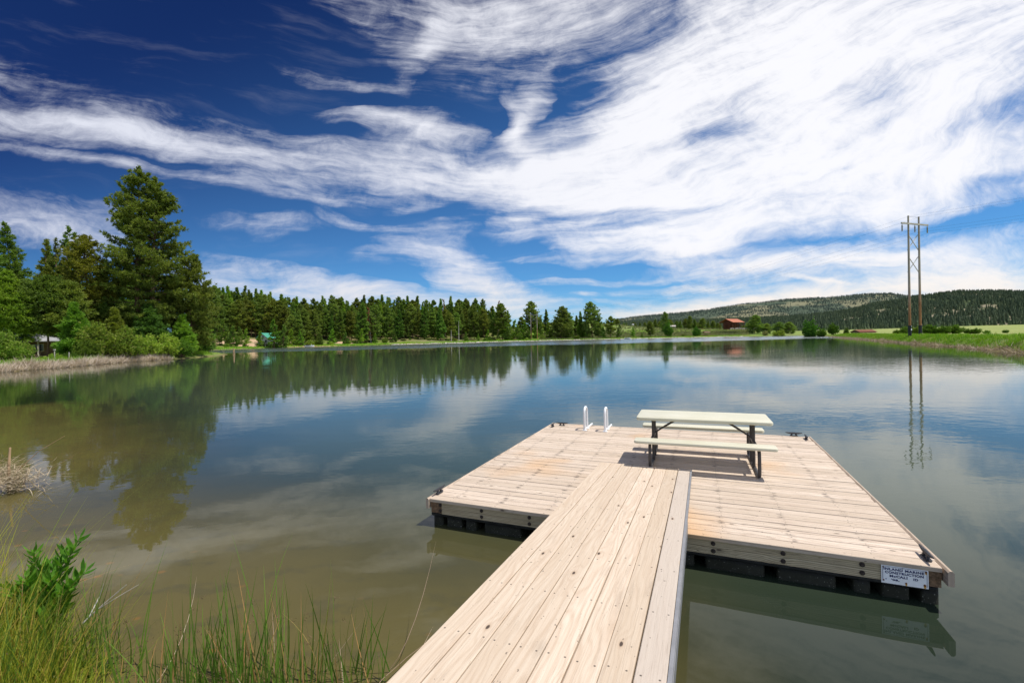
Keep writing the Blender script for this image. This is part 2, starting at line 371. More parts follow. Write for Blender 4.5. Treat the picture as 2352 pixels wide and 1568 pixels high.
class MB:
    def __init__(s): s.v = []; s.f = []; s.uv = []; s.r = []
    def add(s, vs, fs, uvs=None, r=0.):
        b = len(s.v); s.v += [tuple(p) for p in vs]; s.f += [[b + i for i in f] for f in fs]
        s.uv += uvs if uvs else [(0., 0.)] * len(vs); s.r += [r] * len(vs); return s
    def box(s, c, d, rz=0., ry=0.):
        m = Matrix.Translation(c) @ Matrix.Rotation(rz, 4, 'Z') @ Matrix.Rotation(ry, 4, 'Y')
        vs = [m @ Vector((x * d[0] / 2, y * d[1] / 2, z * d[2] / 2)) for x in (-1, 1) for y in (-1, 1) for z in (-1, 1)]
        return s.add(vs, [(0, 1, 3, 2), (4, 6, 7, 5), (0, 4, 5, 1), (2, 3, 7, 6), (0, 2, 6, 4), (1, 5, 7, 3)])
    def board(s, o, dl, L, dw, Wd, T, r, ch=.004):
        """board from o (centre of its start, top face) along dl; separate faces with metre UVs, eased edges"""
        dl = Vector(dl).normalized(); dw = Vector(dw).normalized(); n = dl.cross(dw); n = n if n.z > 0 else -n; o = Vector(o)
        P = lambda l, w, h: o + dl * l + dw * w + n * h
        h = Wd / 2; prof = [(-h, -T), (-h, -ch), (-h + ch, 0), (h - ch, 0), (h, -ch), (h, -T)]
        for i in range(6):
            (a, b), (c, d) = prof[i], prof[(i + 1) % 6]
            va = a if i not in (0,) else a; 
            s.add([P(0, a, b), P(L, a, b), P(L, c, d), P(0, c, d)], [(0, 1, 2, 3)], [(0, a + b * .9), (L, a + b * .9), (L, c + d * .9), (0, c + d * .9)], r)
        for l in (0, L): s.add([P(l, a, b) for a, b in prof], [tuple(range(6))], [(l + b * .05, a) for a, b in prof], r)
        return s
    def tube(s, pts, r, n=8, cap=True):
        pts = [Vector(p) for p in pts]; rs = r if isinstance(r, (list, tuple)) else [r] * len(pts)
        vs = []; ref = None
        for i, p in enumerate(pts):
            t = (pts[min(i + 1, len(pts) - 1)] - pts[max(i - 1, 0)]).normalized()
            if ref is None: ref = t.orthogonal().normalized()
            ref = (ref - t * ref.dot(t)).normalized(); b = t.cross(ref)
            vs += [p + (ref * math.cos(2 * math.pi * k / n) + b * math.sin(2 * math.pi * k / n)) * rs[i] for k in range(n)]
        fs = [(i * n + k, i * n + (k + 1) % n, (i + 1) * n + (k + 1) % n, (i + 1) * n + k) for i in range(len(pts) - 1) for k in range(n)]
        if cap: fs += [tuple(range(n))[::-1], tuple(range((len(pts) - 1) * n, len(pts) * n))]
        return s.add(vs, fs)
    def bar(s, a, b, w, h):
        a, b = Vector(a), Vector(b); t = (b - a).normalized()
        x = t.cross(Vector((0, 0, 1))); x = x.normalized() if x.length > 1e-3 else Vector((1, 0, 0)); y = x.cross(t)
        vs = [p + x * i * w / 2 + y * j * h / 2 for p in (a, b) for i, j in ((-1, -1), (1, -1), (1, 1), (-1, 1))]
        return s.add(vs, [(0, 1, 2, 3), (7, 6, 5, 4), (0, 4, 5, 1), (1, 5, 6, 2), (2, 6, 7, 3), (3, 7, 4, 0)])
    def slab(s, c, lx, ly, th, rad, ch=.006, seg=6):
        """rounded-corner slab, eased edges"""
        def ring(ins, z):
            o = []
            for qx, qy, a0 in ((1, 1, 0), (-1, 1, 90), (-1, -1, 180), (1, -1, 270)):
                for k in range(seg + 1):
                    a = R(a0 + 90 * k / seg); rr = rad - ins
                    o.append((c[0] + qx * (lx / 2 - rad) + math.cos(a) * rr, c[1] + qy * (ly / 2 - rad) + math.sin(a) * rr, z))
            return o
        z = c[2]; rings = [ring(ch, z - th / 2), ring(0, z - th / 2 + ch), ring(0, z + th / 2 - ch), ring(ch * .3, z + th / 2 - ch * .3), ring(ch, z + th / 2)]
        n = len(rings[0]); vs = sum(rings, [])
        fs = [(i * n + k, i * n + (k + 1) % n, (i + 1) * n + (k + 1) % n, (i + 1) * n + k) for i in range(len(rings) - 1) for k in range(n)]
        fs += [tuple(range(n))[::-1], tuple(range((len(rings) - 1) * n, len(rings) * n))]
        return s.add(vs, fs)
    def gable(s, x0, x1, y0, y1, z0, zr, th):
        """pitched roof, ridge along x"""
        ym = (y0 + y1) / 2
        for ya in (y0, y1):
            vs = [(x0, ya, z0), (x1, ya, z0), (x1, ym, zr), (x0, ym, zr)]
            vs += [(x, y, z + th) for x, y, z in vs]
            s.add(vs, [(0, 1, 2, 3), (4, 5, 6, 7), (0, 1, 5, 4), (1, 2, 6, 5), (2, 3, 7, 6), (3, 0, 4, 7)])
        return s
    def build(s, name, mat, parent=None, smooth=False):
        me = bpy.data.meshes.new(name); me.from_pydata(s.v, [], s.f)
        bm = bmesh.new(); bm.from_mesh(me); bmesh.ops.recalc_face_normals(bm, faces=bm.faces); 
        bm.to_mesh(me); bm.free()
        uvl = me.uv_layers.new(name='UVMap')
        idx = np.empty(len(me.loops), np.int32); me.loops.foreach_get('vertex_index', idx)
        uvl.data.foreach_set('uv', np.asarray(s.uv, np.float32)[idx].ravel())
        a = me.attributes.new('rnd', 'FLOAT', 'POINT'); a.data.foreach_set('value', np.asarray(s.r, np.float32))
        me.materials.append(MAT[mat])
        if smooth:
            me.polygons.foreach_set('use_smooth', np.ones(len(me.polygons), bool))
            try: me.set_sharp_from_angle(angle=R(40))
            except Exception: pass
        return link(bpy.data.objects.new(name, me), parent)

# ---------------------------------------------------------------- lake outline and terrain
def P2(px, py): p = gp(px, py); return (p.x, p.y)
LAKE = [(-50.5, 44.8), (-51.8, 51.7), (-56.1, 65.4), (-56.2, 74.7), (-56, 79.4), (-59, 92), (-64, 102), (-69, 105), (-80, 112), (-100, 140),
        (-118, 178), P2(500, 803.5), P2(600, 800), P2(700, 797), P2(800, 794.5), P2(900, 791.5), P2(1000, 789), P2(1100, 786.5), (-22, 280), (8, 285),
        (40, 288), (66, 285), (88, 281), (112, 277), (136, 268), (150, 250), (153, 230), (140, 205), (118, 168), (92.3, 123.1), (74, 91), (61.4, 69.4), (53.7, 54.8), (43.5, 38.7),
        (40, 26), (30, 8), (18, 0), (8, -.6), (4, .4), (1.5, 1.0), (-.4, 1.7), (-1.6, 2.25), (-2.5, 2.6), (-3.3, 3.05), (-4.4, 3.6), (-6, 4.2), (-8, 5.0), (-9.6, 6.6), (-10.4, 8.6), (-14, 11.5), (-26, 21), (-42, 35), (-48.5, 41)]
LK = np.array(LAKE)
def sdist(x, y):
    """distance to the shore, positive on land"""
    x = np.asarray(x, float); y = np.asarray(y, float)
    d = np.full(x.shape, 1e18); ins = np.zeros(x.shape, bool)
    for i in range(len(LK)):
        a = LK[i]; b = LK[(i + 1) % len(LK)]; e = b - a
        t = np.clip(((x - a[0]) * e[0] + (y - a[1]) * e[1]) / (e @ e), 0, 1)
        d = np.minimum(d, (x - a[0] - t * e[0]) ** 2 + (y - a[1] - t * e[1]) ** 2)
        c = (a[1] > y) != (b[1] > y)
        ins ^= c & (x < (b[0] - a[0]) * (y - a[1]) / (b[1] - a[1] + 1e-12) + a[0])
    d = np.sqrt(d); return np.where(ins, -d, d)
def sm(a, b, x): t = np.clip((x - a) / (b - a), 0, 1); return t * t * (3 - 2 * t)
def px2s(px): return (px - 1176) / F
HX = [px2s(v) for v in (-300, 0, 300, 430, 520, 600, 800, 1000, 1200, 1310, 1400, 1500, 1600, 1685, 1760, 1850, 2000, 2352, 3000)]
HZ = [3, 3, 3, 5, 15, 15, 13, 11, 11, 15, 11, 7, 5, 4.6, 2.5, .6, 0, 0, 0]
BX = [px2s(v) for v in (-300, 0, 450, 520, 1500, 1850, 1960, 2352, 3000)]
BZ = [.55, .55, .6, .5, .45, .5, .95, 1.15, 1.1]
_ph = rng.uniform(0, 6.28, 40)
def wob(x, y, s):
    return (np.sin(x * s + _ph[0]) * np.cos(y * s * 1.3 + _ph[1]) + .6 * np.sin((x + y) * s * 2.1 + _ph[2]) + .5 * np.cos((x - 1.3 * y) * s * 3.3 + _ph[3]) + .3 * np.sin(x * s * 7.1 + y * s * 5.3 + _ph[4])) / 2.4
def gz(x, y):
    x = np.asarray(x, float); y = np.asarray(y, float)
    sd = sdist(x, y) + wob(x, y, .35) * np.clip((np.hypot(x, y) - 12) / 30, 0, 1) * .8
    s = np.where(y > 2, x / np.maximum(y, 2), np.where(x < 0, -1.2, 1.2))
    b = np.interp(s, BX, BZ); hh = np.interp(s, HX, HZ); r = np.hypot(x, y)
    near = np.clip((r - 12) / 25, 0, 1)
    bank = np.where(near > .5, b * sm(0, 2.6, sd) + .05, 0)
    bank = near * (b * sm(-.2, 2.4, sd)) + (1 - near) * (.12 + .26 * sm(0, 3, sd)) * sm(-.15, .5, sd)
    z = bank + hh * sm(8, 105, sd) + wob(x, y, .05) * sm(5, 60, sd) * (.15 + .05 * hh) + wob(x, y, 1.1) * .05 * near
    z = z + 4. * sm(250, 1100, r) * np.clip(s, 0, 1) + 6 * sm(700, 2500, r)
    zi = -np.minimum(.35 * np.maximum(-sd, 0), 2.5)
    return np.where(sd > 0, z, zi)
def gz1(x, y): return float(gz(np.array([x]), np.array([y]))[0])

def polar(r, az):
    rr, aa = np.meshgrid(r, az, indexing='ij'); n, k = rr.shape
    X = rr * np.sin(aa); Y = rr * np.cos(aa)
    i = np.arange(n - 1)[:, None] * k + np.arange(k - 1)[None]
    Fq = np.stack([i, i + 1, i + k + 1, i + k], -1).reshape(-1, 4)
    return X.ravel(), Y.ravel(), Fq
AZ = np.concatenate([np.linspace(-math.pi, R(-56), 40)[:-1], np.linspace(R(-56), R(56), 460), np.linspace(R(56), math.pi, 40)[1:]])
def build_ground():
    r = np.concatenate([[.02], np.geomspace(.4, 30, 90), np.geomspace(30.5, 130, 110), np.geomspace(131, 420, 150), np.geomspace(430, 9000, 60)])
    X, Y, Fq = polar(r, AZ); Z = gz(X, Y)
    me = np_mesh('ground', np.stack([X, Y, Z], -1), Fq, 'ground_cover', None, True)
    sd = sdist(X, Y); rr = np.hypot(X, Y); s = X / np.maximum(Y, 1)
    def put(name, v):
        a = me.attributes.new(name, 'FLOAT', 'POINT'); a.data.foreach_set('value', np.asarray(v, np.float32))
    spots = [(940, 775, 255, 12), (955, 765, 262, 9), (660, 787, 222, 13), (600, 770, 222, 14), (512, 762, 222, 8), (575, 765, 235, 8), (730, 790, 224, 12), (1623, 769, 285, 11), (1545, 760, 296, 8), (1650, 754, 305, 7), (790, 783, 250, 7)]
    dirt = np.zeros(len(X))
    for px, py, dY, rad in spots:
        q = at(px, py, dY); dirt = np.maximum(dirt, 1 - np.hypot(X - q.x, Y - q.y) / rad)
    put('dirt', np.clip(dirt * 1.6, 0, 1))
    onright = np.clip((s - .55) * 5, 0, 1)
    put('dry', np.clip(sm(5, 14, sd) * onright, 0, 1))
    put('road', onright * np.exp(-((sd - 6.3 - wob(X, Y, .03) * .6) / 1.3) ** 2) * (rr < 220))
    put('forest', sm(12, 40, sd) * np.clip((px2s(1230) - s) * 6, 0, 1) * (Y > 100))
    put('shore', np.exp(-(np.maximum(sd, 0) / .8) ** 2))
    o = link(bpy.data.objects.new('ground', me)); tag(o, 'green grassy lake shore running out to dry meadow and forest floor', 'ground', kind='structure')
def m_ground():
    m, t = newmat('ground_cover')
    P = t.node('ShaderNodeNewGeometry').outputs['Position']
    n1 = t.noise(P, .12, 4, .6); n2 = t.noise(P, 1.4, 5, .65); n3 = t.noise(P, .035, 3); n4 = t.noise(P, 9., 3)
    g = t.mix(t.mapr(n2, .35, .65), (.075, .16, .014), (.17, .27, .03))
    g = t.mix(t.m('MULTIPLY', t.mapr(n1, .45, .62), .8), g, (.21, .24, .06))
    g = t.mix(t.m('MULTIPLY', t.mapr(n4, .55, .7), .35), g, (.05, .10, .012))
    g = t.mix(t.m('MULTIPLY', t.mapr(n3, .46, .6), .45), g, (.23, .235, .13))
    dry = t.mix(t.mapr(n3, .35, .65), (.22, .29, .08), (.33, .34, .13)); dry = t.mix(t.mapr(n2, .4, .7), dry, (.24, .28, .08))
    g = t.mix(t.m('MULTIPLY', t.attr('dry').outputs['Fac'], .95), g, dry)
    fo = t.mix(t.mapr(n1, .35, .65), (.07, .10, .02), (.20, .15, .08))
    g = t.mix(t.m('MULTIPLY', t.attr('forest').outputs['Fac'], .8), g, fo)
    d = t.m('ADD', t.attr('dirt').outputs['Fac'], t.m('MULTIPLY', t.m('SUBTRACT', n2, .5), .9))
    g = t.mix(t.m('MULTIPLY', t.mapr(d, .3, .6), t.mapr(t.attr('dirt').outputs['Fac'], .0, .08)), g, t.mix(n1, (.42, .28, .17), (.55, .40, .26)))
    g = t.mix(t.mapr(t.m('ADD', t.attr('road').outputs['Fac'], t.m('MULTIPLY', t.m('SUBTRACT', n2, .5), .6)), .5, .75), g, (.52, .44, .33))
    g = t.mix(t.m('MULTIPLY', t.attr('shore').outputs['Fac'], .8), g, t.mix(n2, (.10, .075, .04), (.30, .22, .13)))
    finish(t, principled(t, g, .95, .1, 0, bump(t, t.m('ADD', n2, n4), .6, .12)))
m_ground(); build_ground()

# ---------------------------------------------------------------- lake
def m_water():
    m, t = newmat('lake_water')
    P = t.node('ShaderNodeNewGeometry').outputs['Position']
    x, y, _ = t.sep(P)
    sh = t.attr('shallow').outputs['Fac']; fa = t.attr('far').outputs['Fac']
    n1 = t.noise(P, .5, 4, .6); n2 = t.noise(t.scale(P, (2.2, 3.4, 1)), 1., 4, .6); n3 = t.noise(P, .11, 3)
    deep = t.mix(t.mapr(n3, .35, .65), (.011, .019, .012), (.017, .023, .012))
    deep = t.mix(t.mapr(fa, .05, .38), deep, (.054, .074, .049))
    c = t.mix(t.mapr(t.m('ADD', sh, t.m('MULTIPLY', t.m('SUBTRACT', n1, .5), .35)), .05, .95), deep, (.118, .098, .034))
    c = t.mix(t.m('MULTIPLY', t.m('MULTIPLY', t.mapr(n2, .52, .66), sh), .4), c, (.05, .05, .03))
    vo = t.node('ShaderNodeTexVoronoi', feature='F1'); t.l.new(t.scale(P, (3.1, 4.2, 1)), vo.inputs['Vector']); vo.inputs['Scale'].default_value = 1.
    peb = t.m('MULTIPLY', t.mapr(t.m('ADD', vo.outputs['Distance'], t.m('MULTIPLY', n2, .1)), .12, .22, 1., 0.), t.mapr(sh, .62, .85))
    c = t.mix(t.m('MULTIPLY', peb, .7), c, (.22, .115, .03))
    # ripples
    ra = t.noise(t.scale(P, (1.1, 1.7, 1)), 1., 3, .55); rb = t.noise(t.scale(P, (5.5, 8.5, 1)), 1., 2, .5)
    rc = t.noise(t.scale(P, (.05, .09, 1)), 1., 3)
    calm = t.mapr(rc, .38, .62, .3, 1.)
    yb = t.m('ADD', y, t.m('MULTIPLY', t.m('SUBTRACT', rc, .5), 46.))
    rough = t.mapr(t.m('SUBTRACT', yb, t.m('MULTIPLY', x, .16)), 122., 138.)
    shore_calm = t.mapr(fa, 0., 1.)
    h = t.m('ADD', t.m('MULTIPLY', ra, .55), t.m('MULTIPLY', rb, .10))
    amp = t.m('MULTIPLY', t.m('MULTIPLY', calm, t.mapr(y, 3., 12., .25, 1.)), t.m('ADD', .012, t.m('MULTIPLY', rough, .22)))
    nr = bump(t, t.m('MULTIPLY', h, amp), 1., 1.)
    df = t.node('ShaderNodeBsdfDiffuse'); t.l.new(c, df.inputs[0])
    gl = t.node('ShaderNodeBsdfGlossy', distribution='GGX'); t.put(gl.inputs['Roughness'], t.mapr(rough, 0, 1, .012, .16)); t.l.new(nr, gl.inputs['Normal'])
    t.put(gl.inputs['Color'], (.98, .98, .97))
    fr = t.node('ShaderNodeFresnel'); fr.inputs[0].default_value = 1.33; t.l.new(nr, fr.inputs['Normal'])
    mx = t.node('ShaderNodeMixShader'); t.l.new(fr.outputs[0], mx.inputs[0]); t.l.new(df.outputs[0], mx.inputs[1]); t.l.new(gl.outputs[0], mx.inputs[2])
    finish(t, mx.outputs[0])
m_water()
def build_water():
    r = np.concatenate([[.02], np.geomspace(.5, 30, 70), np.geomspace(31, 430, 60)]); X, Y, Fq = polar(r, AZ[::3])
    Z = np.zeros(len(X)); me = np_mesh('lake', np.stack([X, Y, Z], -1), Fq, 'lake_water')
    sd = sdist(X, Y); near = np.hypot(X + 1.0, Y - 2.)
    sh = np.clip(1 + sd / 5.5, 0, 1) * np.clip(1.25 - np.maximum(X + .4, 0) / 2.6, 0, 1) * (near < 25)
    for n, v in (('shallow', sh), ('far', np.clip(-sd / 20, 0, 1))):
        a = me.attributes.new(n, 'FLOAT', 'POINT'); a.data.foreach_set('value', v.astype(np.float32))
    tag(link(bpy.data.objects.new('lake', me)), 'calm olive brown lake reflecting the trees and clouds', 'lake', kind='structure')
build_water()

# ---------------------------------------------------------------- floating dock
DX, DY, DYAW, DW, DL, DH = -1.0537, 5.6207, -.3957, 4.929, 5.1146, .337
E1 = Vector((math.cos(DYAW), math.sin(DYAW), 0)); E2 = Vector((-math.sin(DYAW), math.cos(DYAW), 0))
def dk(u, v, z=0.): return Vector((DX, DY, 0)) + E1 * u + E2 * v + Vector((0, 0, z))
def dock_uv(px, py, z=DH):
    p = gp(px / 1.3061, py / 1.3061, z) - Vector((DX, DY, z)); return p.dot(E1), p.dot(E2)
def front_u(px, py):
    d = ray(px / 1.3061, py / 1.3061); o = Vector((DX, DY, 0)) - Vector((0, 0, 0))
    # on the front face: (d*t - o).E2 = 0
    t = o.dot(E2) / d.dot(E2); return (d * t - o).dot(E1)
dock = thing('floating_dock', 'square floating dock of weathered planks on black plastic floats', 'dock', (DX, DY, 0), DYAW)
b = MB(); v = -.015; n = 0
while v < DL - .02:
    w = min(.1385 + random.uniform(-.002, .002), DL - v)
    dz = random.uniform(-.0025, .0025); r = random.random()
    b.board((random.uniform(-.006, .004), v + w / 2, DH + dz), (1, random.uniform(-.0006, .0006), 0), DW + random.uniform(-.004, .004), (0, 1, 0), w - .006, .038, r, .004)
    v += w + random.choice((.003, .004, .006, .009)); n += 1
b.build('deck', 'deck_wood', dock)
for u0, ex in ((-.026, .03), (DW + .026, .075)):
    b = MB(); b.board((u0, -ex, DH + .006), (0, 1, 0), DL + ex + .03, (1, 0, 0), .042, .125, random.random() * .8, .014)
    b.build('edge_rail', 'trim_wood', dock)
b = MB(); b.board((.10, .012, .166), (1, 0, 0), DW - .26, (0, 0, 1), .07, .04, .3, .003); 
b.v = [(x, y, z) for x, y, z in b.v]
b = MB()   # front beam: two stacked timbers, grain along u
for zc, hh, rr in ((.265, .062, .21), (.196, .072, .55)):
    vs = [(.16, .0, zc - hh / 2), (DW - .17, .0, zc - hh / 2), (DW - .17, .0, zc + hh / 2), (.16, .0, zc + hh / 2)]
    b.add(vs, [(0, 1, 2, 3)], [(0, -hh / 2), (DW - .3, -hh / 2), (DW - .3, hh / 2), (0, hh / 2)], rr)
    b.add([(x, y, z) for x in (.16, DW - .17) for y in (.0, .09) for z in (zc - hh / 2, zc + hh / 2)], [(0, 1, 3, 2), (4, 5, 7, 6), (1, 3, 7, 5), (0, 2, 6, 4), (2, 3, 7, 6)], None, rr)
b.build('front_beam', 'beam_wood', dock)
b = MB(); b.board((0.0, DL - .05, DH - .045), (1, 0, 0), DW, (0, 1, 0), .08, .13, .4); b.build('back_beam', 'beam_wood', dock)
for s_, u0 in ((1, .0), (-1, DW - .162)):
    b = MB(); b.board((u0 + .081, .004, .296), (0, 1, 0), DL - .1, (1, 0, 0), .155, .07, .7, .004); b.board((u0 + .081, .010, .225), (0, 1, 0), DL - .1, (1, 0, 0), .150, .064, .2, .004)
    b.build('side_timber', 'end_grain' , dock)
for px, py in ((1320.6, 1508), (1444.5, 1531), (1588, 1558), (2139.5, 1640), (2349, 1666), (2586, 1694)):
    u0 = front_u(px, py)
    for z in (.268, .196):
        b = MB(); b.tube([(u0, .002, z), (u0, -.006, z)], [.021, .021], 14); b.tube([(u0, -.006, z), (u0, -.017, z)], [.011, .010], 6)
        b.build('bolt', 'bolt_iron', dock)
zz = lambda X, Y: (2040 + X / 2.613, 1300 + Y / 2.613)
z7 = lambda X, Y: (1240 + X / 2.42, 1400 + Y / 2.42)
edges = [(front_u(*z7(a, 400)), front_u(*z7(c, 400))) for a, c in ((133, 203), (228, 338), (364, 445), (500, 770))]
edges += [(front_u(*zz(a, 1200)), front_u(*zz(c, 1200))) for a, c in ((-170, 115), (198, 672), (765, 1238), (1365, 1512), (1590, 1822), (1905, 2055))]
for k, (a, c) in enumerate(edges):
    cc = (a + c) / 2; w = c - a
    fl = MB()
    fl.slab((cc, .62, -.09), w, 1.16, .42, .03, .012, 3)
    o = fl.build('float', 'float_plastic', dock, True)
# rim of the float tanks under the beam and the tanks behind
b = MB(); b.slab((DW / 2 - .01, .61, .142), DW - .02, 1.22, .034, .03, .008, 3); b.build('float_rim', 'float_plastic', dock, True)
for v0 in (1.95, 3.3, 4.45):
    b = MB(); b.slab((DW / 2, v0, -.08), DW - .10, 1.1, .44, .06, .015, 4); b.build('float', 'float_plastic', dock, True)

# maker's sign
ua = front_u(2600 + 300 / 7.127, 1693); ub = front_u(2600 + 1308 / 7.127, 1709)
sw = ub - ua; shh = .152
sign = thing('maker_sign', 'white metal sign with dark blue capitals and rusty screws on the dock front beam', 'sign', dk((ua + ub) / 2, -.008, .296 - shh / 2), DYAW)
b = MB(); b.box((0, 0, 0), (sw, .006, shh)); b.build('plate', 'sign_enamel', sign)
b = MB(); x0, z0 = sw / 2 - .010, shh / 2 - .008
for a, c in (((-x0, z0), (x0, z0)), ((x0, z0), (x0, -z0)), ((-x0, -z0 * .9), (-x0, z0))):
    b.box(((a[0] + c[0]) / 2, -.0042, (a[1] + c[1]) / 2), (abs(c[0] - a[0]) + .0022, .0015, abs(c[1] - a[1]) + .0022))
b.build('border_line', 'sign_blue', sign)
dg = None
def lettering(txt, cx, cz, width, height):
    cu = bpy.data.curves.new('lettering', 'FONT'); cu.body = txt; cu.align_x = 'CENTER'; cu.align_y = 'CENTER'; cu.size = .03; cu.offset = .0012; cu.extrude = .0006; cu.resolution_u = 3; cu.space_character = 1.12
    tmp = bpy.data.objects.new('lettering', cu); COL.objects.link(tmp)
    d = bpy.context.evaluated_depsgraph_get(); me = bpy.data.meshes.new_from_object(tmp.evaluated_get(d))
    bpy.data.objects.remove(tmp); bpy.data.curves.remove(cu)
    co_ = np.empty(len(me.vertices) * 3, np.float32); me.vertices.foreach_get('co', co_); co_ = co_.reshape(-1, 3)
    mn, mx = co_.min(0), co_.max(0)
    q = np.empty_like(co_); q[:, 0] = (co_[:, 0] - (mn[0] + mx[0]) / 2) / (mx[0] - mn[0]) * width + cx
    q[:, 2] = (co_[:, 1] - (mn[1] + mx[1]) / 2) / (mx[1] - mn[1]) * height + cz; q[:, 1] = -.0040 - co_[:, 2]
    me.vertices.foreach_set('co', q.ravel()); me.materials.clear(); me.materials.append(MAT['sign_blue']); me.update()
    link(bpy.data.objects.new('lettering', me), sign)
k = sw / 1000.
lettering('INLAND MARINE', -.05 * sw + .01, shh * .315, sw * .86, .0215)
lettering('CONSTRUCTION', -.01 * sw, shh * .13, sw * .82, .0215)
lettering('McCALI', -.13 * sw, -shh * .06, sw * .38, .0215)
lettering('ID', .235 * sw, -shh * .085, sw * .10, .0195)
lettering('‘', -.40 * sw, -shh * .25, sw * .02, .012)
lettering("'08,", -.2 * sw, -shh * .27, sw * .18, .019)
for x, z, rr in ((-.46, .40, .0045), (-.04, .43, .0035), (.445, .40, .006), (-.455, -.33, .006), (.03, -.36, .0065), (.42, -.33, .008)):
    b = MB(); b.tube([(x * sw, -.0032, z * shh), (x * sw, -.0075, z * shh)], rr, 10); sc = b.build('screw', 'rust', sign)
    if x > 0:
        b = MB(); b.add([(x * sw + q * rr, -.0036, z * shh - h * rr) for q, h in ((-1, 0), (-.7, 2.6), (.2, 3.6), (1.3, 2.2), (1.1, -.6), (0, -1.4))], [tuple(range(6))]); b.build('rust_stain', 'rust_run', sign)

# cleats
def cleat(label, u, v, rot):
    t = thing('cleat', label, 'cleat', dk(u, v, DH + .003), DYAW + rot, 'dock cleats')
    b = MB(); b.tube([(-.135, 0, .064), (-.11, 0, .060), (-.06, 0, .055), (0, 0, .056), (.06, 0, .055), (.11, 0, .060), (.135, 0, .064)], [.006, .011, .016, .018, .016, .011, .006], 8)
    b.build('horn', 'cleat_iron', t, True)
    b = MB(); b.slab((0, 0, .006), .13, .052, .012, .02, .004, 4)
    for x in (-.034, .034): b.tube([(x * 1.3, 0, .008), (x, 0, .03), (x * .85, 0, .055)], [.019, .013, .014], 8)
    b.build('base', 'cleat_iron', t, True)
u, v = dock_uv(1240 + 190 / 2.42, 1400 + 190 / 2.42); cleat('black iron cleat on the near corner of the dock left of the gangway', u, v, R(90))
u, v = dock_uv(2600 + 1270 / 7.127, 1640 + 250 / 7.127); cleat('black iron cleat with a long shadow above the white sign', u, v, R(90))
u, v = dock_uv(1640 + 135 / 2.94, 1180 + 284 / 2.94); cleat('small dark cleat on the far edge of the dock nearest the white ladder', u, v, 0)
u, v = dock_uv(1640 + 53 / 2.94, 1180 + 293 / 2.94); cleat('small dark cleat end on at the far corner left of the white ladder', max(u, .06), v, R(90))
u, v = dock_uv(1640 + 2180 / 2.94, 1180 + 376 / 2.94); cleat('dark cleat lying along the far edge of the dock right of the table', u, v, 0)
u, v = dock_uv(1640 + 2290 / 2.94, 1180 + 405 / 2.94); cleat('dark cleat end on in the far corner of the dock right of the table', min(u, DW - .06), v, R(90))

# swim ladder
u1, v1 = dock_uv(1640 + 347 / 2.94, 1180 + 315 / 2.94); u2, v2 = dock_uv(1640 + 524 / 2.94, 1180 + 327 / 2.94)
ladder = thing('swim_ladder', 'white dock ladder with two tall looped handrails', 'ladder', dk((u1 + u2) / 2, (v1 + v2) / 2, DH), DYAW)
for s_ in (-1, 1):
    x = s_ * (u2 - u1) / 2
    pts = [(x, -.11, .004), (x, -.115, .20), (x, -.11, .36)] + [(x, -.11 * math.cos(R(a)), .37 + .10 * math.sin(R(a))) for a in range(15, 180, 15)] + [(x, .11, .36), (x, .115, .20), (x, .12, .004)]
    b = MB(); b.tube(pts, .024, 10); b.tube([(x, -.11, .02), (x, .12, .02)], .02, 8)
    b.box((x, -.11, .006), (.085, .085, .012)); b.box((x, .12, .006), (.085, .085, .012)); b.build('handrail', 'white_plastic', ladder, True)
    vb = DL - (v1 + v2) / 2 + .10
    b = MB(); b.tube([(x, vb, -.02), (x, vb, -1.3)], .022, 8); b.tube([(x, .12, .012), (x, vb, .012), (x, vb, -.05)], .02, 8); b.build('rail', 'white_plastic', ladder, True)
for z in (-.42, -.72, -1.02):
    b = MB(); b.tube([(-(u2 - u1) / 2, vb, z), ((u2 - u1) / 2, vb, z)], .02, 8); b.build('rung', 'white_plastic', ladder, True)

# gangway
GL, GR, GV, GS = 1.699, 2.954, 2.0515, .0497
gang = thing('gangway', 'sloping plank gangway of pale boards resting on the dock', 'gangway', dk(GL, GV, DH + .06), DYAW)
gd = Vector((0, -1, GS)).normalized(); GLEN = 9.6
b = MB(); n = 8; bw = (GR - GL) / n
rs = [.33, .62, .05, .48, .81, .17, .72, .955]
for i in range(n):
    st = random.uniform(-.012, .012)
    b.board((bw * (i + .5) + random.uniform(-.002, .002), st, 0), gd, GLEN + st, (1, 0, 0), bw - random.choice((.004, .005, .007)), .038, rs[i], .005)
b.build('deck', 'gangway_wood', gang)
for x in (.012, GR - GL + .012):
    b = MB(); o_ = Vector((x, -.01, -.027 if x > .1 else -.066)); b.bar(o_, o_ + gd * GLEN, .022, .050)
    o2 = Vector((x, -GV - .06, -.075 + .0497 * (GV))); b.bar(o2, o2 + gd * (GLEN - GV - .1), .028, .10); b.build('side_rail', 'galvanised', gang)
b = MB()
for k_ in range(12):
    yv = -GV - .2 - k_ * .6; b.bar((.0, yv, -.085 - yv * GS), (GR - GL, yv, -.085 - yv * GS), .04, .09)
b.build('cross_member', 'galvanised', gang)

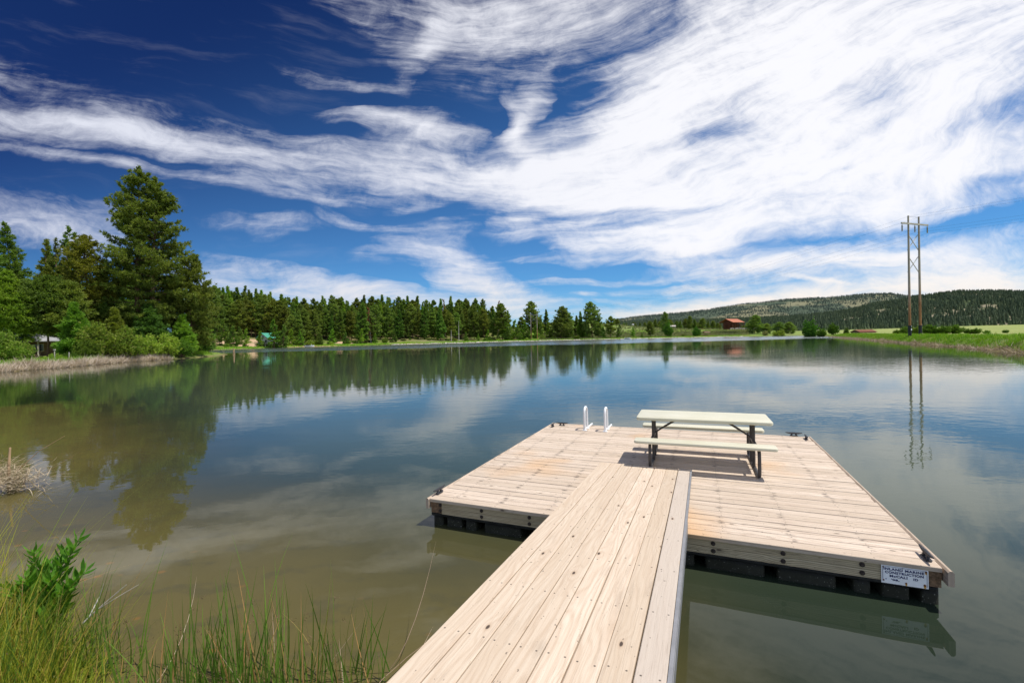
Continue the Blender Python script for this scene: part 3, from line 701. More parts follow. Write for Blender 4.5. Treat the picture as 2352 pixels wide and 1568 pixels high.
# picnic table
tb = thing('picnic_table', 'pale green plastic picnic table with attached benches on dark tube legs', 'picnic table', dk(3.1026, 2.6958, DH + .003), DYAW + .0195)
b = MB(); b.slab((0, 0, .7136 - .0225), 1.83, .76, .045, .045, .009); b.build('tabletop', 'table_plastic', tb, True)
for s_ in (-1, 1):
    b = MB(); b.slab((0, s_ * (.7348 - .125), .4346 - .02), 1.83, .25, .04, .04, .008); b.build('bench', 'table_plastic', tb, True)
for s_ in (-1, 1):
    x = s_ * .70
    b = MB(); yb = .655; pts = []
    for sg in (-1, 1):
        arc = [(x, sg * (yb - .10), .393), (x, sg * (yb - .04), .385), (x, sg * (yb - .005), .35), (x, sg * (yb + .005), .28), (x, sg * (yb + .01), .14), (x, sg * (yb + .005), .07), (x, sg * (yb - .025), .032), (x, sg * (yb - .08), .022)]
        pts += arc if sg < 0 else arc[::-1]
    b.tube(pts, .022, 10); fr_ = b.build('leg_frame', 'table_leg', tb, True)
    for y in (-.17, .13):
        b = MB(); b.tube([(x - s_ * .012, y, .03), (x - s_ * .012, y, .675)], .021, 8); b.build('post', 'table_leg', fr_, True)
    b = MB(); b.bar((x - s_ * .012, -.36, .392), (x - s_ * .012, .36, .392), .03, .03); b.bar((x, -.62, .39), (x, .62, .39), .028, .012); b.bar((x - s_ * .012, -.34, .664), (x - s_ * .012, .34, .664), .035, .012); b.build('crossbar', 'table_leg', fr_)
    b = MB(); b.tube([(x - s_ * .02, -.02, .42), (x - s_ * .17, -.02, .525)], .013, 8); b.tube([(x - s_ * .17, -.02, .525), (x - s_ * .40, -.02, .672)], .016, 8); b.build('brace', 'table_leg', tb, True)

# ---------------------------------------------------------------- utility poles
def hframe(name, label, base, rz, H, sp, arm, near):
    t = thing(name, label, 'utility pole', base, rz, 'power line frames')
    zb = -1.2
    for s_ in (-1, 1):
        b = MB(); b.tube([(s_ * sp / 2, 0, zb), (s_ * sp / 2, 0, H * .3), (s_ * sp / 2, 0, H * .7), (s_ * sp / 2, 0, H)], [q_ * (1 if near else 1.25) for q_ in (.20, .185, .155, .125)], 12); p = b.build('pole', 'pole_wood', t, True)
        if near:
            b = MB(); b.tube([(s_ * sp / 2, 0, -.6), (s_ * sp / 2, 0, 1.25)], .25, 14); b.build('base_wrap', 'dark_cover', p, True)
    if near:
        b = MB(); b.box((-sp / 2 - .02, -.262, .55), (.24, .02, .32)); b.build('tag', 'white_plastic', t)
        b = MB(); b.box((-sp / 2 + .02, -.262, 1.12), (.12, .02, .12)); b.build('tag', 'white_plastic', t)
    za = H * .93
    b = MB(); b.box((0, -.19, za), (arm, .14, .26)); b.build('crossarm', 'grey_timber', t)
    if near:
        b = MB(); b.tube([(-sp / 2, 0, H - .15), (sp / 2, 0, H - .15)], .02, 5); b.build('top_wire', 'wire', t)
    for zz0, zz1 in ((H * .845, H * .71), (H * .655, H * .52)) if near else ((H * .86, H * .68),):
        for sg, off in ((1, .10), (-1, .20)):
            b = MB(); b.bar((-sg * sp / 2, off, zz0), (sg * sp / 2, off, zz1), .085, .085); b.build('brace', 'grey_timber' if sg > 0 else 'pale_siding', t)
    for x in (-arm / 2 + .2, 0, arm / 2 - .2):
        b = MB(); pts = [(x, -.19, za - .12 - i * .06) for i in range(22)]; b.tube(pts, [.05 if i < 4 else (.13 if i % 2 else .075) for i in range(22)], 8); b.build('insulator', 'porcelain', t)
    return t
nl = at(2102, 763.5, 80); H1 = 265 / F * 80 + .1
rzl = math.atan2(2.2, 6.6)
gzn = gz1(nl.x, nl.y)
near_frame = hframe('utility_pole_frame', 'tall two pole wooden power line frame standing on the grassy bank', (nl.x, nl.y, nl.z), rzl, H1, 2.75, 7.0, True)
fl_ = at(1227, 776, 300)
far_frame = hframe('utility_pole_frame', 'small distant two pole power line frame in front of far trees', (fl_.x, fl_.y, gz1(fl_.x, fl_.y)), R(-15), 17.6, 4.2, 9.2, False)
nv = Vector((math.sin(rzl), -math.cos(rzl), 0)); ax = Vector((math.cos(rzl), math.sin(rzl), 0))
for i, (off, zr) in enumerate(((-3.3, .93), (0, .93), (3.3, .93), (-1.27, 1.), (1.27, 1.))):
    cond = zr < 1
    a = Vector(nl) + ax * off + Vector((0, 0, H1 * zr - (1.5 if cond else .1))) + nv * .19
    fb = Vector((fl_.x, fl_.y, gz1(fl_.x, fl_.y))) + Vector((math.cos(R(-15)), math.sin(R(-15)), 0)) * off * 1.3 + Vector((0, 0, 17.6 * zr - (1.6 if cond else .1)))
    c = a + nv * 110 + Vector((0, 0, 1.))
    b = MB()
    for p_, q_, sag in ((a, c, 2.6), (a, fb, 5.)):
        pts = [p_.lerp(q_, k_ / 24) - Vector((0, 0, 4 * sag * (k_ / 24) * (1 - k_ / 24))) for k_ in range(25)]; b.tube(pts, .009, 4, False)
    o = b.build('power_line', 'wire')
    tag(o, ['thin power line hung from the crossarm end over the water', 'thin power line hung from the middle of the crossarm', 'thin power line hung from the crossarm end over the meadow', 'thin wire strung from the top of the pole nearer the water', 'thin wire strung from the top of the pole nearer the meadow'][i], 'power line', 'power lines')

# ---------------------------------------------------------------- buildings
def windows(t, fn, spots, w, h, frame='pale_siding'):
    for x, y, z, rz in spots:
        b = MB(); b.box((x, y, z), (w + .16, .08, h + .16), rz); f = b.build('window', frame, t)
        b = MB(); n = Vector((math.sin(rz), -math.cos(rz), 0)) * .045; b.box((x + n.x, y + n.y, z), (w, .02, h), rz); b.build('pane', 'window_glass', f)
lp = at(1684, 755, 310)
lodge = thing('lodge', 'two storey red brown timber lodge with rusty red metal roof and balconies', 'house', (lp.x, lp.y, lp.z - .1), R(28))
lodge.scale = (.9, .9, .9)
b = MB(); b.box((0, 1.2, 2.5), (10, 7.2, 5.2)); b.add([(-5, -2.4, 5.1), (-5, 4.8, 5.1), (-5, 1.2, 6.6), (5, -2.4, 5.1), (5, 4.8, 5.1), (5, 1.2, 6.6)], [(0, 1, 2), (3, 5, 4), (0, 2, 5, 3), (1, 4, 5, 2)]); b.build('wall', 'lodge_wood', lodge)
b = MB(); b.gable(-7.4, 6.2, -5.4, 7.0, 4.75, 7.55, .16); b.build('roof', 'roof_red', lodge)
b = MB(); b.box((0, -3.6, 2.72), (11.6, 2.4, .18)); b.box((-6, .8, 2.72), (2., 11, .18)); bal = b.build('balcony', 'lodge_wood', lodge)
b = MB()
for y, x0_, x1_ in ((-4.75, -6.9, 5.8),):
    b.bar((x0_, y, 3.75), (x1_, y, 3.75), .1, .1); b.bar((x0_, y, 3.3), (x1_, y, 3.3), .06, .06)
    for i in range(24): b.bar((x0_ + (x1_ - x0_) * i / 23, y, 2.8), (x0_ + (x1_ - x0_) * i / 23, y, 3.75), .06, .06)
b.bar((-6.95, -4.7, 3.75), (-6.95, 6.2, 3.75), .1, .1); b.build('railing', 'lodge_wood', bal)
for x, y in [(-6.9, -4.7), (-3.7, -4.7), (-.5, -4.7), (2.7, -4.7), (5.8, -4.7), (-6.9, -1.6), (-6.9, 2.), (-6.9, 6.2)]:
    b = MB(); b.bar((x, y, -.6), (x, y, 4.9), .24, .24); b.build('post', 'lodge_wood', lodge)
windows(lodge, None, [(x, -2.43, z, 0) for x in (-3.4, -.6, 2.2, 4.2) for z in (1.3, 4.0)], 1.1, 1.4, 'cut_wood')
b = MB()
for i in range(90): 
    x = random.uniform(-13, 12); y = random.uniform(-9, -6.4) ; s_ = random.uniform(.2, .6); b.slab((x, y, random.uniform(-.3, .25)), s_ * 1.4, s_, s_, s_ * .3, s_ * .12, 2)
tag(b.build('rock_wall', 'rock'), 'low line of pale boulders in front of the red roofed lodge', 'rock wall', kind='stuff')
bpy.data.objects['rock_wall'].matrix_world = Matrix.Translation((lp.x, lp.y, lp.z)) @ Matrix.Rotation(R(28), 4, 'Z') @ Matrix.Translation((0, 0, 0))

cp = at(616, 787.5, 214)
cab = thing('lake_cabin', 'small white cabin with green roof and raised brown deck among the far pines', 'cabin', (cp.x, cp.y, gz1(cp.x, cp.y)), R(-20))
b = MB(); b.box((0, 0, 2.7), (6.2, 5.4, 3.2)); b.add([(-3.1, -2.7, 4.3), (3.1, -2.7, 4.3), (0, -2.7, 6.2), (-3.1, 2.7, 4.3), (3.1, 2.7, 4.3), (0, 2.7, 6.2)], [(0, 1, 2), (3, 5, 4), (0, 2, 5, 3), (1, 4, 5, 2)]); b.build('wall', 'pale_siding', cab)
b = MB(); b.box((0, 0, .5), (6.3, 5.5, 1.2)); b.build('basement', 'brown_siding', cab)
b = MB(); b.gable(-3.7, 3.7, -3.9, 3.9, 3.95, 6.45, .14); rf = b.build('roof', 'roof_green', cab); rf.rotation_euler = (0, 0, R(90))
b = MB(); b.box((0, -3.6, 1.5), (6.6, 1.9, .15))
b.bar((-3.3, -4.5, 2.5), (3.3, -4.5, 2.5), .12, .1)
for i in range(14): b.bar((-3.3 + .5 * i, -4.5, 1.5), (-3.3 + .5 * i, -4.5, 2.5), .06, .06)
b.build('porch', 'brown_siding', cab)
for x in (-3.2, -1, 1., 3.2): b = MB(); b.bar((x, -4.4, -.8), (x, -4.4, 1.45), .16, .16); b.build('post', 'grey_timber', cab)
windows(cab, None, [(-1.7, -2.73, 2.7, 0), (1.7, -2.73, 2.7, 0), (0, -2.73, 4.6, 0)], 1.0, 1.3, 'pale_siding')

hp = at(66, 786, 84)
hs_ = thing('house', 'low shaded house with pale metal roof half hidden behind the left pines', 'house', (hp.x, hp.y, gz1(hp.x, hp.y)), R(38))
b = MB(); b.box((0, 0, 1.3), (10, 6, 2.8)); b.build('wall', 'brown_siding', hs_)
b = MB(); b.gable(-6, 6, -4.6, 4., 2.6, 4.6, .12); b.build('roof', 'pale_roof', hs_)
for x in (-5.2, -1.7, 1.8, 5.2): b = MB(); b.bar((x, -4.3, -.5), (x, -4.3, 2.6), .18, .18); b.build('post', 'grey_timber', hs_)
windows(hs_, None, [(-2.6, -3.03, 1.5, 0), (1.5, -3.03, 1.5, 0)], 1.6, 1.2, 'grey_timber')
wp = at(63, 785, 76)
b = MB()
for i in range(46):
    x = random.uniform(-1.9, 1.9); z = random.uniform(.08, .7) * (1 - abs(x) / 2.6); a = random.uniform(-.5, .5); L_ = random.uniform(.5, 1.2)
    y = random.uniform(-.4, .4); b.tube([(x - L_ / 2, y - a * .4, z), (x + L_ / 2, y + a * .4, z + random.uniform(-.08, .08))], random.uniform(.06, .13), 7)
o = b.build('woodpile', 'cut_wood'); o.location = (wp.x, wp.y, gz1(wp.x, wp.y)); tag(o, 'loose heap of cut firewood in front of the shaded house', 'woodpile')
for px, lab in ((146, 'pale sawn tree stump on the grass nearest the shaded house'), (162, 'pale sawn tree stump farther from the shaded house')):
    q = at(px, 786, 76); b = MB(); b.tube([(0, 0, -.1), (0, 0, .35), (0, 0, .62)], [.30, .26, .25], 10); o = b.build('tree_stump', 'cut_wood'); o.location = (q.x, q.y, gz1(q.x, q.y)); tag(o, lab, 'tree stump', 'sawn stumps')
for px, h, lab in ((118.5, 1.5, 'pale wooden stake with a square top standing in the dead reeds'), (151.5, 1.15, 'thin bare stake leaning in the dead reeds')):
    q = gp(px, 842 if px < 130 else 840.5, 0); q = Vector((q.x - .6, q.y + 1.0, gz1(q.x - .6, q.y + 1.))); b = MB(); b.bar((0, 0, -.2), (.06 if px > 130 else 0, 0, h), .07, .07)
    if px < 130: b.box((0, 0, h), (.2, .12, .16))
    o = b.build('stake', 'grey_timber'); o.location = q; tag(o, lab, 'stake')
q = gp(537, 815.8, 0); b = MB(); b.tube([(0, 0, -2), (.01, 0, .5), (.03, 0, 1.42)], [.13, .12, .11], 10); o = b.build('mooring_post', 'cut_wood', None, True); o.location = q; tag(o, 'single brown wooden post standing in the water off the left bank', 'post')

def boat(name, label, px, py, Y, L_, rz, cover):
    q = at(px, py, Y); t = thing(name, label, 'boat', (q.x, q.y, max(gz1(q.x, q.y), 0) + .05), rz, 'boats at the far shore')
    b = MB(); secs = []
    for i in range(9):
        f_ = i / 8; x = (f_ - .5) * L_; w = .75 * (1 - max(0, f_ - .45) ** 2 * 2.9); z = .62 + .25 * f_ ** 2
        secs.append([(x, -w, z), (x, -w * .8, .18), (x, 0, .02 + .3 * max(0, f_ - .6)), (x, w * .8, .18), (x, w, z), (x, w * .86, z), (x, w * .7, .34), (x, -w * .7, .34), (x, -w * .86, z)])
    vs = sum(secs, []); fs = [(i * 9 + k_, i * 9 + (k_ + 1) % 9, (i + 1) * 9 + (k_ + 1) % 9, (i + 1) * 9 + k_) for i in range(8) for k_ in range(9)] + [tuple(range(9)), tuple(range(72, 81))]
    b.add(vs, fs); b.build('hull', 'white_plastic', t, True)
    if cover:
        b = MB(); b.slab((-L_ * .18, 0, .82), L_ * .42, 1.3, .42, .2, .12, 3); b.build('cover', 'dark_cover', t, True)
        b = MB(); b.slab((-L_ * .54, 0, .75), .35, .4, .75, .12, .05, 3); b.build('outboard_motor', 'dark_cover', t, True)
        b = MB(); b.slab((L_ * .2, 0, 1.0), .2, 1.25, .55, .05, .02, 3); b.build('windscreen', 'pale_roof', t, True)
    else:
        for x in (-.6, .7): b = MB(); b.box((x, 0, .55), (.3, 1.15, .05)); b.build('seat', 'grey_timber', t)
boat('motorboat', 'white motorboat with dark cover drawn up by the far green bank', 711, 797.5, 217, 4.2, R(15), True)
boat('rowboat', 'small pale open boat lying at the far pebble shore', 1441, 776.6, 283, 3.6, R(-8), False)

q = at(1623, 771.5, 284)
pav = thing('swing_shelter', 'small brown roofed bench shelter on bare sand by the far shore', 'shelter', (q.x, q.y, gz1(q.x, q.y)), R(12))
b = MB(); b.gable(-2., 2., -1.3, 1.3, 2.3, 2.95, .1); b.build('roof', 'brown_siding', pav)
for x in (-1.7, 1.7):
    for y in (-1., 1.): b = MB(); b.bar((x, y, -.3), (x, y, 2.4), .14, .14); b.build('post', 'brown_siding', pav)
b = MB(); b.box((0, .2, .5), (3., .5, .08)); b.box((0, .5, .85), (3., .08, .5)); b.build('bench', 'brown_siding', pav)

def shed(name, label, px, py, Y, lx, ly, h, rh, rz, wall, roof, cat='shed'):
    q = at(px, py, Y); z = min(q.z, gz1(q.x, q.y) + 1.5)
    t = thing(name, label, cat, (q.x, q.y, z), rz)
    b = MB(); b.box((0, 0, h / 2 - .5), (lx, ly, h + 1)); b.add([(-lx / 2, -ly / 2, h), (-lx / 2, ly / 2, h), (-lx / 2, 0, h + rh * .9), (lx / 2, -ly / 2, h), (lx / 2, ly / 2, h), (lx / 2, 0, h + rh * .9)], [(0, 1, 2), (3, 5, 4), (0, 2, 5, 3), (1, 4, 5, 2)]); b.build('wall', wall, t)
    b = MB(); b.gable(-lx / 2 - .4, lx / 2 + .4, -ly / 2 - .5, ly / 2 + .5, h - .1, h + rh, .12); b.build('roof', roof, t)
    b = MB(); b.box((lx * .15, -ly / 2 - .03, h * .42), (lx * .18, .06, h * .8)); b.build('door', 'window_glass', t)
shed('barn', 'long low brown roofed barn down in the right hand meadow', 1983, 765, 215, 8.0, 5, .6, 1.0, R(4), 'brown_siding', 'lodge_wood', 'barn')
shed('shed', 'tiny white shed on the rise left of the distant dark hill', 1455, 741.5, 430, 2.6, 2.2, 1.4, .8, R(20), 'pale_siding', 'pale_roof')
shed('shed', 'grey roofed shed at the top of the green slope behind small pines', 1545, 749, 400, 4.2, 3.5, 1.2, 1.0, R(-10), 'grey_timber', 'grey_timber')

# ---------------------------------------------------------------- trees
def tufts(C, D, per, ln, wd, up=.35, spread=1.0, seed=0):
    """leaf quads round the points C; D = outward direction of each tuft"""
    g = np.random.default_rng(seed); n = len(C) * per
    c = np.repeat(C, per, 0); d = np.repeat(D, per, 0) * .7 + g.normal(0, spread * .6, (n, 3)); d[:, 2] += up
    d /= np.linalg.norm(d, axis=1, keepdims=True) + 1e-9
    s = np.cross(d, g.normal(0, 1, (n, 3))); s /= np.linalg.norm(s, axis=1, keepdims=True) + 1e-9
    L = ln * g.uniform(.6, 1.2, (n, 1)); Wd = wd * g.uniform(.7, 1.3, (n, 1))
    V = np.stack([c - s * Wd * .25, c + s * Wd * .25, c + d * L * .65 + s * Wd * .5, c + d * L + s * Wd * .05, c + d * L * .6 - s * Wd * .5], 1).reshape(-1, 3)
    Fq = np.arange(n * 5).reshape(n, 5); rn = np.repeat(np.clip(np.repeat(g.uniform(0, 1, len(C)), per) + g.normal(0, .12, n), 0, 1), 5)
    return V, Fq, rn
def conifer_mesh(seed, h, rb, c0, nbr, tpb, per, ln, wd, mat, profile='cone', trunks=1, bark='bark', tr=.012, gap=.0, lat=.17, vert=.06):
    g = np.random.default_rng(seed); Cs = []; Ds = []; tk = MB()
    for k in range(trunks):
        ox = (k - (trunks - 1) / 2) * rb * .36; hh = h * (1 - .05 * k)
        lean = g.normal(0, .012, 2) * h; 
        ax_ = lambda z: np.array([ox * min(1, z / (h * .35) + .25) + lean[0] * (z / h) ** 2, lean[1] * (z / h) ** 2 + .3 * math.sin(z * .4 + seed) * (z / h), z])
        tk.tube([ax_(z) for z in np.linspace(-.5, hh * .97, 9)], list(np.linspace(tr * h * 1.15, tr * h * .12, 9)), 8)
        for i in range(nbr // trunks):
            f = (i + g.uniform(0, 1)) / (nbr // trunks); z = hh * (c0 + (1 - c0) * f ** .92); t = (z / hh - c0) / (1 - c0)
            if profile == 'cone': pr = (1 - t) ** .85 * (.75 + .5 * min(1, t * 4)) 
            elif profile == 'pine': pr = min(1, .62 + t * 1.4) * (1 - t ** 2.5) ** .8 * 1.05
            else: pr = math.sin(math.pi * min(1, .18 + t * .80)) ** .7
            L = max(.35, rb * pr * g.uniform(.62, 1.12)); az = g.uniform(0, 2 * math.pi)
            if gap and g.uniform() < gap: continue
            pit = -.25 + .95 * t + g.normal(0, .12)
            o = ax_(z); d = np.array([math.cos(az) * math.cos(pit), math.sin(az) * math.cos(pit), math.sin(pit)])
            nn = max(2, int(tpb * (L / rb) + g.uniform(0, 1)))
            fr_ = g.uniform(.22, 1., nn) ** .8
            sid = np.array([-math.sin(az), math.cos(az), 0])
            pos = o + d * (fr_ * L)[:, None] + sid * (g.normal(0, lat, nn) * L * (.35 + fr_))[:, None] + np.array([0, 0, 1.]) * (g.normal(0, vert, nn) * L + .12 * L * fr_ ** 2)[:, None]
            Cs.append(pos); Ds.append(np.repeat(d[None], nn, 0))
            if L > .8: tk.tube([o, o + d * L * .5 + np.array([0, 0, .02 * L]), o + d * L * .9 + np.array([0, 0, .1 * L])], [max(.02, L * .018), max(.015, L * .012), .008], 4, False)
        top = np.stack([ax_(hh * (1 - .012 * q)) for q in range(5)]); Cs.append(top); Ds.append(np.repeat(np.array([[0, 0, 1.]]), 5, 0))
    C = np.concatenate(Cs); D = np.concatenate(Ds)
    V, Fq, rn = tufts(C, D, per, ln, wd, .3, 1., seed)
    crown = np_mesh('crown', V, Fq, mat, rn)
    to = tk.build('trunk', bark, None, True); tm = to.data; bpy.data.objects.remove(to)
    return crown, tm
def tree(name, label, x, y, meshes, sc=1., rz=0., group=None, cat='tree', sz=None, z=None):
    t = thing(name, label, cat, (x, y, (gz1(x, y) if z is None else z) - .1), rz, group); t.scale = (sc, sc, sz or sc); t.rotation_euler = (math.sin(x * 3.1 + y) * .035, math.cos(x * 2.3 - y) * .035, rz)
    for nm, me in zip(('crown', 'trunk'), meshes):
        if me is not None: link(bpy.data.objects.new(nm, me), t)
    return t
def bush_meshes(seed, w, h, nst, tps, per, ln, wd, mat, bark='bark'):
    g = np.random.default_rng(seed); Cs = []; Ds = []; tk = MB()
    for i in range(nst):
        a = g.uniform(0, 2 * math.pi); out = g.uniform(.1, 1) ** .7 * w / 2; hh = h * g.uniform(.42, 1.18) * (1 - .45 * (out / (w / 2)) ** 2)
        b0 = np.array([math.cos(a) * out * .35, math.sin(a) * out * .35, -.1]); tip = np.array([math.cos(a) * out, math.sin(a) * out, hh])
        f = g.uniform(.15, 1, tps) ** .75; mid = b0 * (1 - f)[:, None] + tip * f[:, None]; mid[:, 2] = hh * (f ** .8)
        Cs.append(mid + g.normal(0, .055 * (w + h) / 2, (tps, 3))); d = tip - b0; d /= np.linalg.norm(d); Ds.append(np.repeat(d[None], tps, 0))
        tk.tube([b0, (b0 + tip) / 2 + np.array([0, 0, .1 * hh]), tip], [.03, .02, .008], 3, False)
    C = np.concatenate(Cs); C[:, 2] = np.maximum(C[:, 2], .08)
    V, Fq, rn = tufts(C, np.concatenate(Ds), per, ln, wd, .35, 1., seed)
    to = tk.build('stem', bark); tm = to.data; bpy.data.objects.remove(to)
    return np_mesh('foliage', V, Fq, mat, rn), tm
def shrub(label, x, y, meshes, sc=1., rz=0., group=None, sz=None, cat='shrub', name='shrub'):
    t = thing(name, label, cat, (x, y, gz1(x, y) - .05), rz, group); t.scale = (sc, sc, sz or sc)
    link(bpy.data.objects.new('foliage', meshes[0]), t); link(bpy.data.objects.new('stem', meshes[1]), t); return t
def tall(px, top, Y):   # ground point under the photo column and height up to the photo row
    q = at(px, top, Y); return q.x, q.y, q.z - gz1(q.x, q.y) + .1

# left bank, one by one
x, y, h = tall(318, 387, 79)
tree('ponderosa_pine', 'giant twin topped ponderosa pine towering over the left bank', x, y, conifer_mesh(11, h, 6.3, .17, 270, 60, 14, .50, .085, 'pine_needles', 'pine', 2, tr=.013, gap=.04, lat=.12, vert=.035), 1, .35)
for nm, lab, px, top, Y, rb, c0, nbr, mat, prof, sd_i in (
    ('ponderosa_pine', 'golden green ponderosa pine leaning against the left side of the giant pine', 207, 546, 76, 4.6, .24, 120, 'golden_needles', 'pine', 21),
    ('ponderosa_pine', 'tall rounded dark pine just right of the giant pine', 433, 585, 84, 4.2, .12, 130, 'pine_needles', 'pine', 22),
    ('conifer', 'tall pointed conifer with a ragged tip at the left edge of the photo', 22, 517, 80, 4.6, .12, 130, 'fir_needles', 'cone', 23),
    ('conifer', 'broad dark conifer cut off by the left picture edge', -30, 545, 74, 5.0, .1, 120, 'fir_needles', 'cone', 24),
    ('conifer', 'slim conifer with open thin branches second from the left skyline', 87, 551, 92, 2.8, .2, 80, 'pine_needles', 'cone', 25),
    ('conifer', 'narrow conifer tip beside the slim open conifer', 112, 556, 95, 2.7, .2, 80, 'fir_needles', 'cone', 26),
    ('conifer', 'double peaked conifer rising left of the golden pine', 155, 522, 88, 4.0, .15, 120, 'fir_needles', 'cone', 27),
    ('conifer', 'shorter conifer close against the double peaked one', 130, 553, 86, 3.2, .15, 100, 'pine_needles', 'cone', 28),
    ('conifer', 'dense dark green conifer low at the left edge in front of taller ones', 18, 625, 66, 3.6, .36, 120, 'young_needles', 'cone', 29),
    ('conifer', 'dense mid height conifer behind the grassy clearing', 104, 640, 69, 3.8, .36, 120, 'fir_needles', 'pine', 30),
    ('conifer', 'mid height pine in front of the golden pine with a bare lower trunk', 150, 650, 70, 3.2, .30, 110, 'pine_needles', 'pine', 31),
    ('young_pine', 'bright green young pine standing alone before the golden pine', 174, 700, 67, 2.4, .05, 90, 'young_needles', 'cone', 32),
    ('young_pine', 'yellow green young pine under the giant pine', 262, 712, 72, 1.9, .05, 80, 'golden_needles', 'cone', 33),
    ('young_pine', 'dark bushy young pine below the left limb of the giant pine', 238, 688, 76, 2.6, .05, 90, 'fir_needles', 'cone', 34),
    ('young_pine', 'wide dark young pine at the foot of the giant pine', 345, 695, 77, 3.2, .04, 110, 'fir_needles', 'cone', 35),
    ('young_pine', 'bright green young tree at the right foot of the giant pine', 420, 728, 81, 2.1, .03, 100, 'young_needles', 'cone', 36),
    ('young_pine', 'dark young conifer by the water at the right end of the left grove', 458, 700, 92, 2.6, .05, 90, 'fir_needles', 'cone', 37),
    ('conifer', 'dark leafy conifer filling the gap between the giant pine and the rounded pine', 392, 640, 86, 3.4, .08, 110, 'pine_needles', 'pine', 38),
    ('conifer', 'dark conifer deep in the shade behind the giant pine', 285, 620, 92, 4.2, .08, 110, 'fir_needles', 'cone', 39),
    ('conifer', 'tall slender dark conifer far behind the golden pine', 235, 600, 96, 3.2, .12, 100, 'fir_needles', 'cone', 40)):
    x, y, h = tall(px, top, Y)
    tree(nm, lab, x, y, conifer_mesh(sd_i, h, rb, c0, int(nbr * 1.25), 34, 10, .50, .095, mat, prof, 2 if 'double' in lab else 1, gap=.05 if prof == 'pine' else 0.), 1, sd_i * .7)
for i in range(14):   # shaded trees deeper in the grove
    px = -60 + i * 30; Y = 98 + (i * 37 % 23); top = (660, 625, 645, 610, 650)[i % 5]
    if i == 0: grove = [conifer_mesh(60 + q, 16, 3.2, .1, 90, 18, 7, .62, .2, 'fir_needles', 'cone') for q in range(3)]
    x, y, h = tall(px, top, Y); tree('conifer', 'dark conifer half hidden at the back of the left grove', x, y, grove[i % 3], h / 16, i * 1.3, 'conifers at the back of the left grove')

wl = [bush_meshes(80 + q, 4.2, 3.2, 60, 40, 9, .20, .075, 'willow_leaves') for q in range(3)]
dsb = [bush_meshes(90 + q, 3.4, 2.4, 52, 36, 9, .19, .08, 'dark_shrub_leaves') for q in range(2)]
osb = [bush_meshes(95 + q, 4.0, 3.0, 52, 34, 8, .2, .075, 'olive_shrub_leaves') for q in range(2)]
for px, Y, ms, sc, sz, lab in (
    (232, 65.5, wl[0], 1.45, 1.5, 'large yellow green willow bush at the foot of the giant pine'),
    (284, 68, wl[1], 1.3, 1.3, 'rounded yellow green willow bush below the middle of the giant pine'),
    (328, 71.5, wl[2], 1.15, 1.1, 'low bright willow bush above the end of the pale reeds'),
    (200, 63, dsb[0], .95, 1.0, 'small dark green shrub at the left end of the willow bushes'),
    (376, 75.5, wl[0], 1.25, 1.15, 'leafy green bush behind the end of the pale reeds'),
    (408, 78, dsb[1], 1.4, 1.1, 'low green bush sloping to the water past the pale reeds'),
    (350, 80, dsb[0], 1.3, 1.4, 'tall dark green shrub between willow bushes and pines'),
    (8, 52.5, wl[1], .95, 1.05, 'yellow green willow bush at the left picture edge'),
    (38, 57, wl[2], .8, .85, 'willow bush behind the one at the left picture edge'),
    (470, 100, osb[0], 1.25, 1.25, 'grey and olive willow bush leaning over the water at the tip of the bank'),
    (452, 96, wl[1], .95, .9, 'green bush left of the grey willow at the tip of the bank'),
    (160, 60.5, dsb[1], .5, .45, 'low weedy green bush in the grassy clearing'),
    (125, 57, wl[0], .42, .32, 'low leafy weed patch beside the pale stake')):
    q = at(px, 800, Y); shrub(lab, q.x, q.y, ms, sc, px * .37, 'shrubs along the left bank', sz)

# forest across the lake
fv = [conifer_mesh(100 + q, 20, (3.7, 3.9, 3.0, 4.3, 3.5, 4.0, 2.7, 3.6)[q], (.08, .14, .06, .22, .10, .17, .12, .26)[q], (125, 110, 110, 95, 125, 80, 90, 85)[q], 22, 6, .9, .30, ('forest_needles', 'forest_needles', 'young_needles', 'pine_needles', 'fir_needles', 'forest_needles', 'forest_needles', 'pine_needles')[q], ('cone', 'pine', 'cone', 'pine', 'cone', 'pine', 'cone', 'pine')[q], gap=(0, .05, 0, .1, 0, .22, .1, .15)[q]) for q in range(8)]
yv = [conifer_mesh(120 + q, 8, 2.1, .06, 46, 12, 5, .62, .24, ('young_needles', 'fir_needles')[q], 'cone') for q in range(2)]
dv = conifer_mesh(131, 20, 2.6, .12, 60, 9, 4, .8, .22, 'dead_needles', 'cone', 1, 'dead_bark')
SKX = [455, 478, 499, 530, 569, 590, 614, 632, 655, 683, 705, 740, 776, 800, 833, 871, 905, 949, 980, 1020, 1037, 1060, 1090, 1110, 1127, 1150, 1160, 1185, 1200]
SKY = [655, 662, 659, 662, 660, 668, 669, 675, 680, 683, 688, 684, 681, 690, 682, 678, 684, 681, 690, 688, 684, 690, 685, 690, 701, 700, 712, 728, 735]
px = 452; i = 0
def depth0(px): return float(np.interp(px, (450, 500, 700, 900, 1000, 1100, 1200), (205, 205, 222, 262, 280, 290, 296)))
while px < 1172:
    pk = (i % 3 == 0)
    top = np.interp(px, SKX, SKY) + (random.uniform(-3, 3) if pk else random.uniform(3, 20)); Y = depth0(px) + random.uniform(38, 78)
    x, y, h = tall(px, top, Y); k = random.randrange(8)
    if px > 1150: h = min(h, 17)
    tree('conifer', 'tall dark conifer on the skyline of the forest across the lake', x, y, fv[k], h / 20 * random.uniform(.8, 1.), random.uniform(0, 6), 'skyline conifers of the forest across the lake', sz=h / 20)
    px += random.uniform(5.5, 9.5) if pk else random.uniform(4, 8); i += 1
px = 456
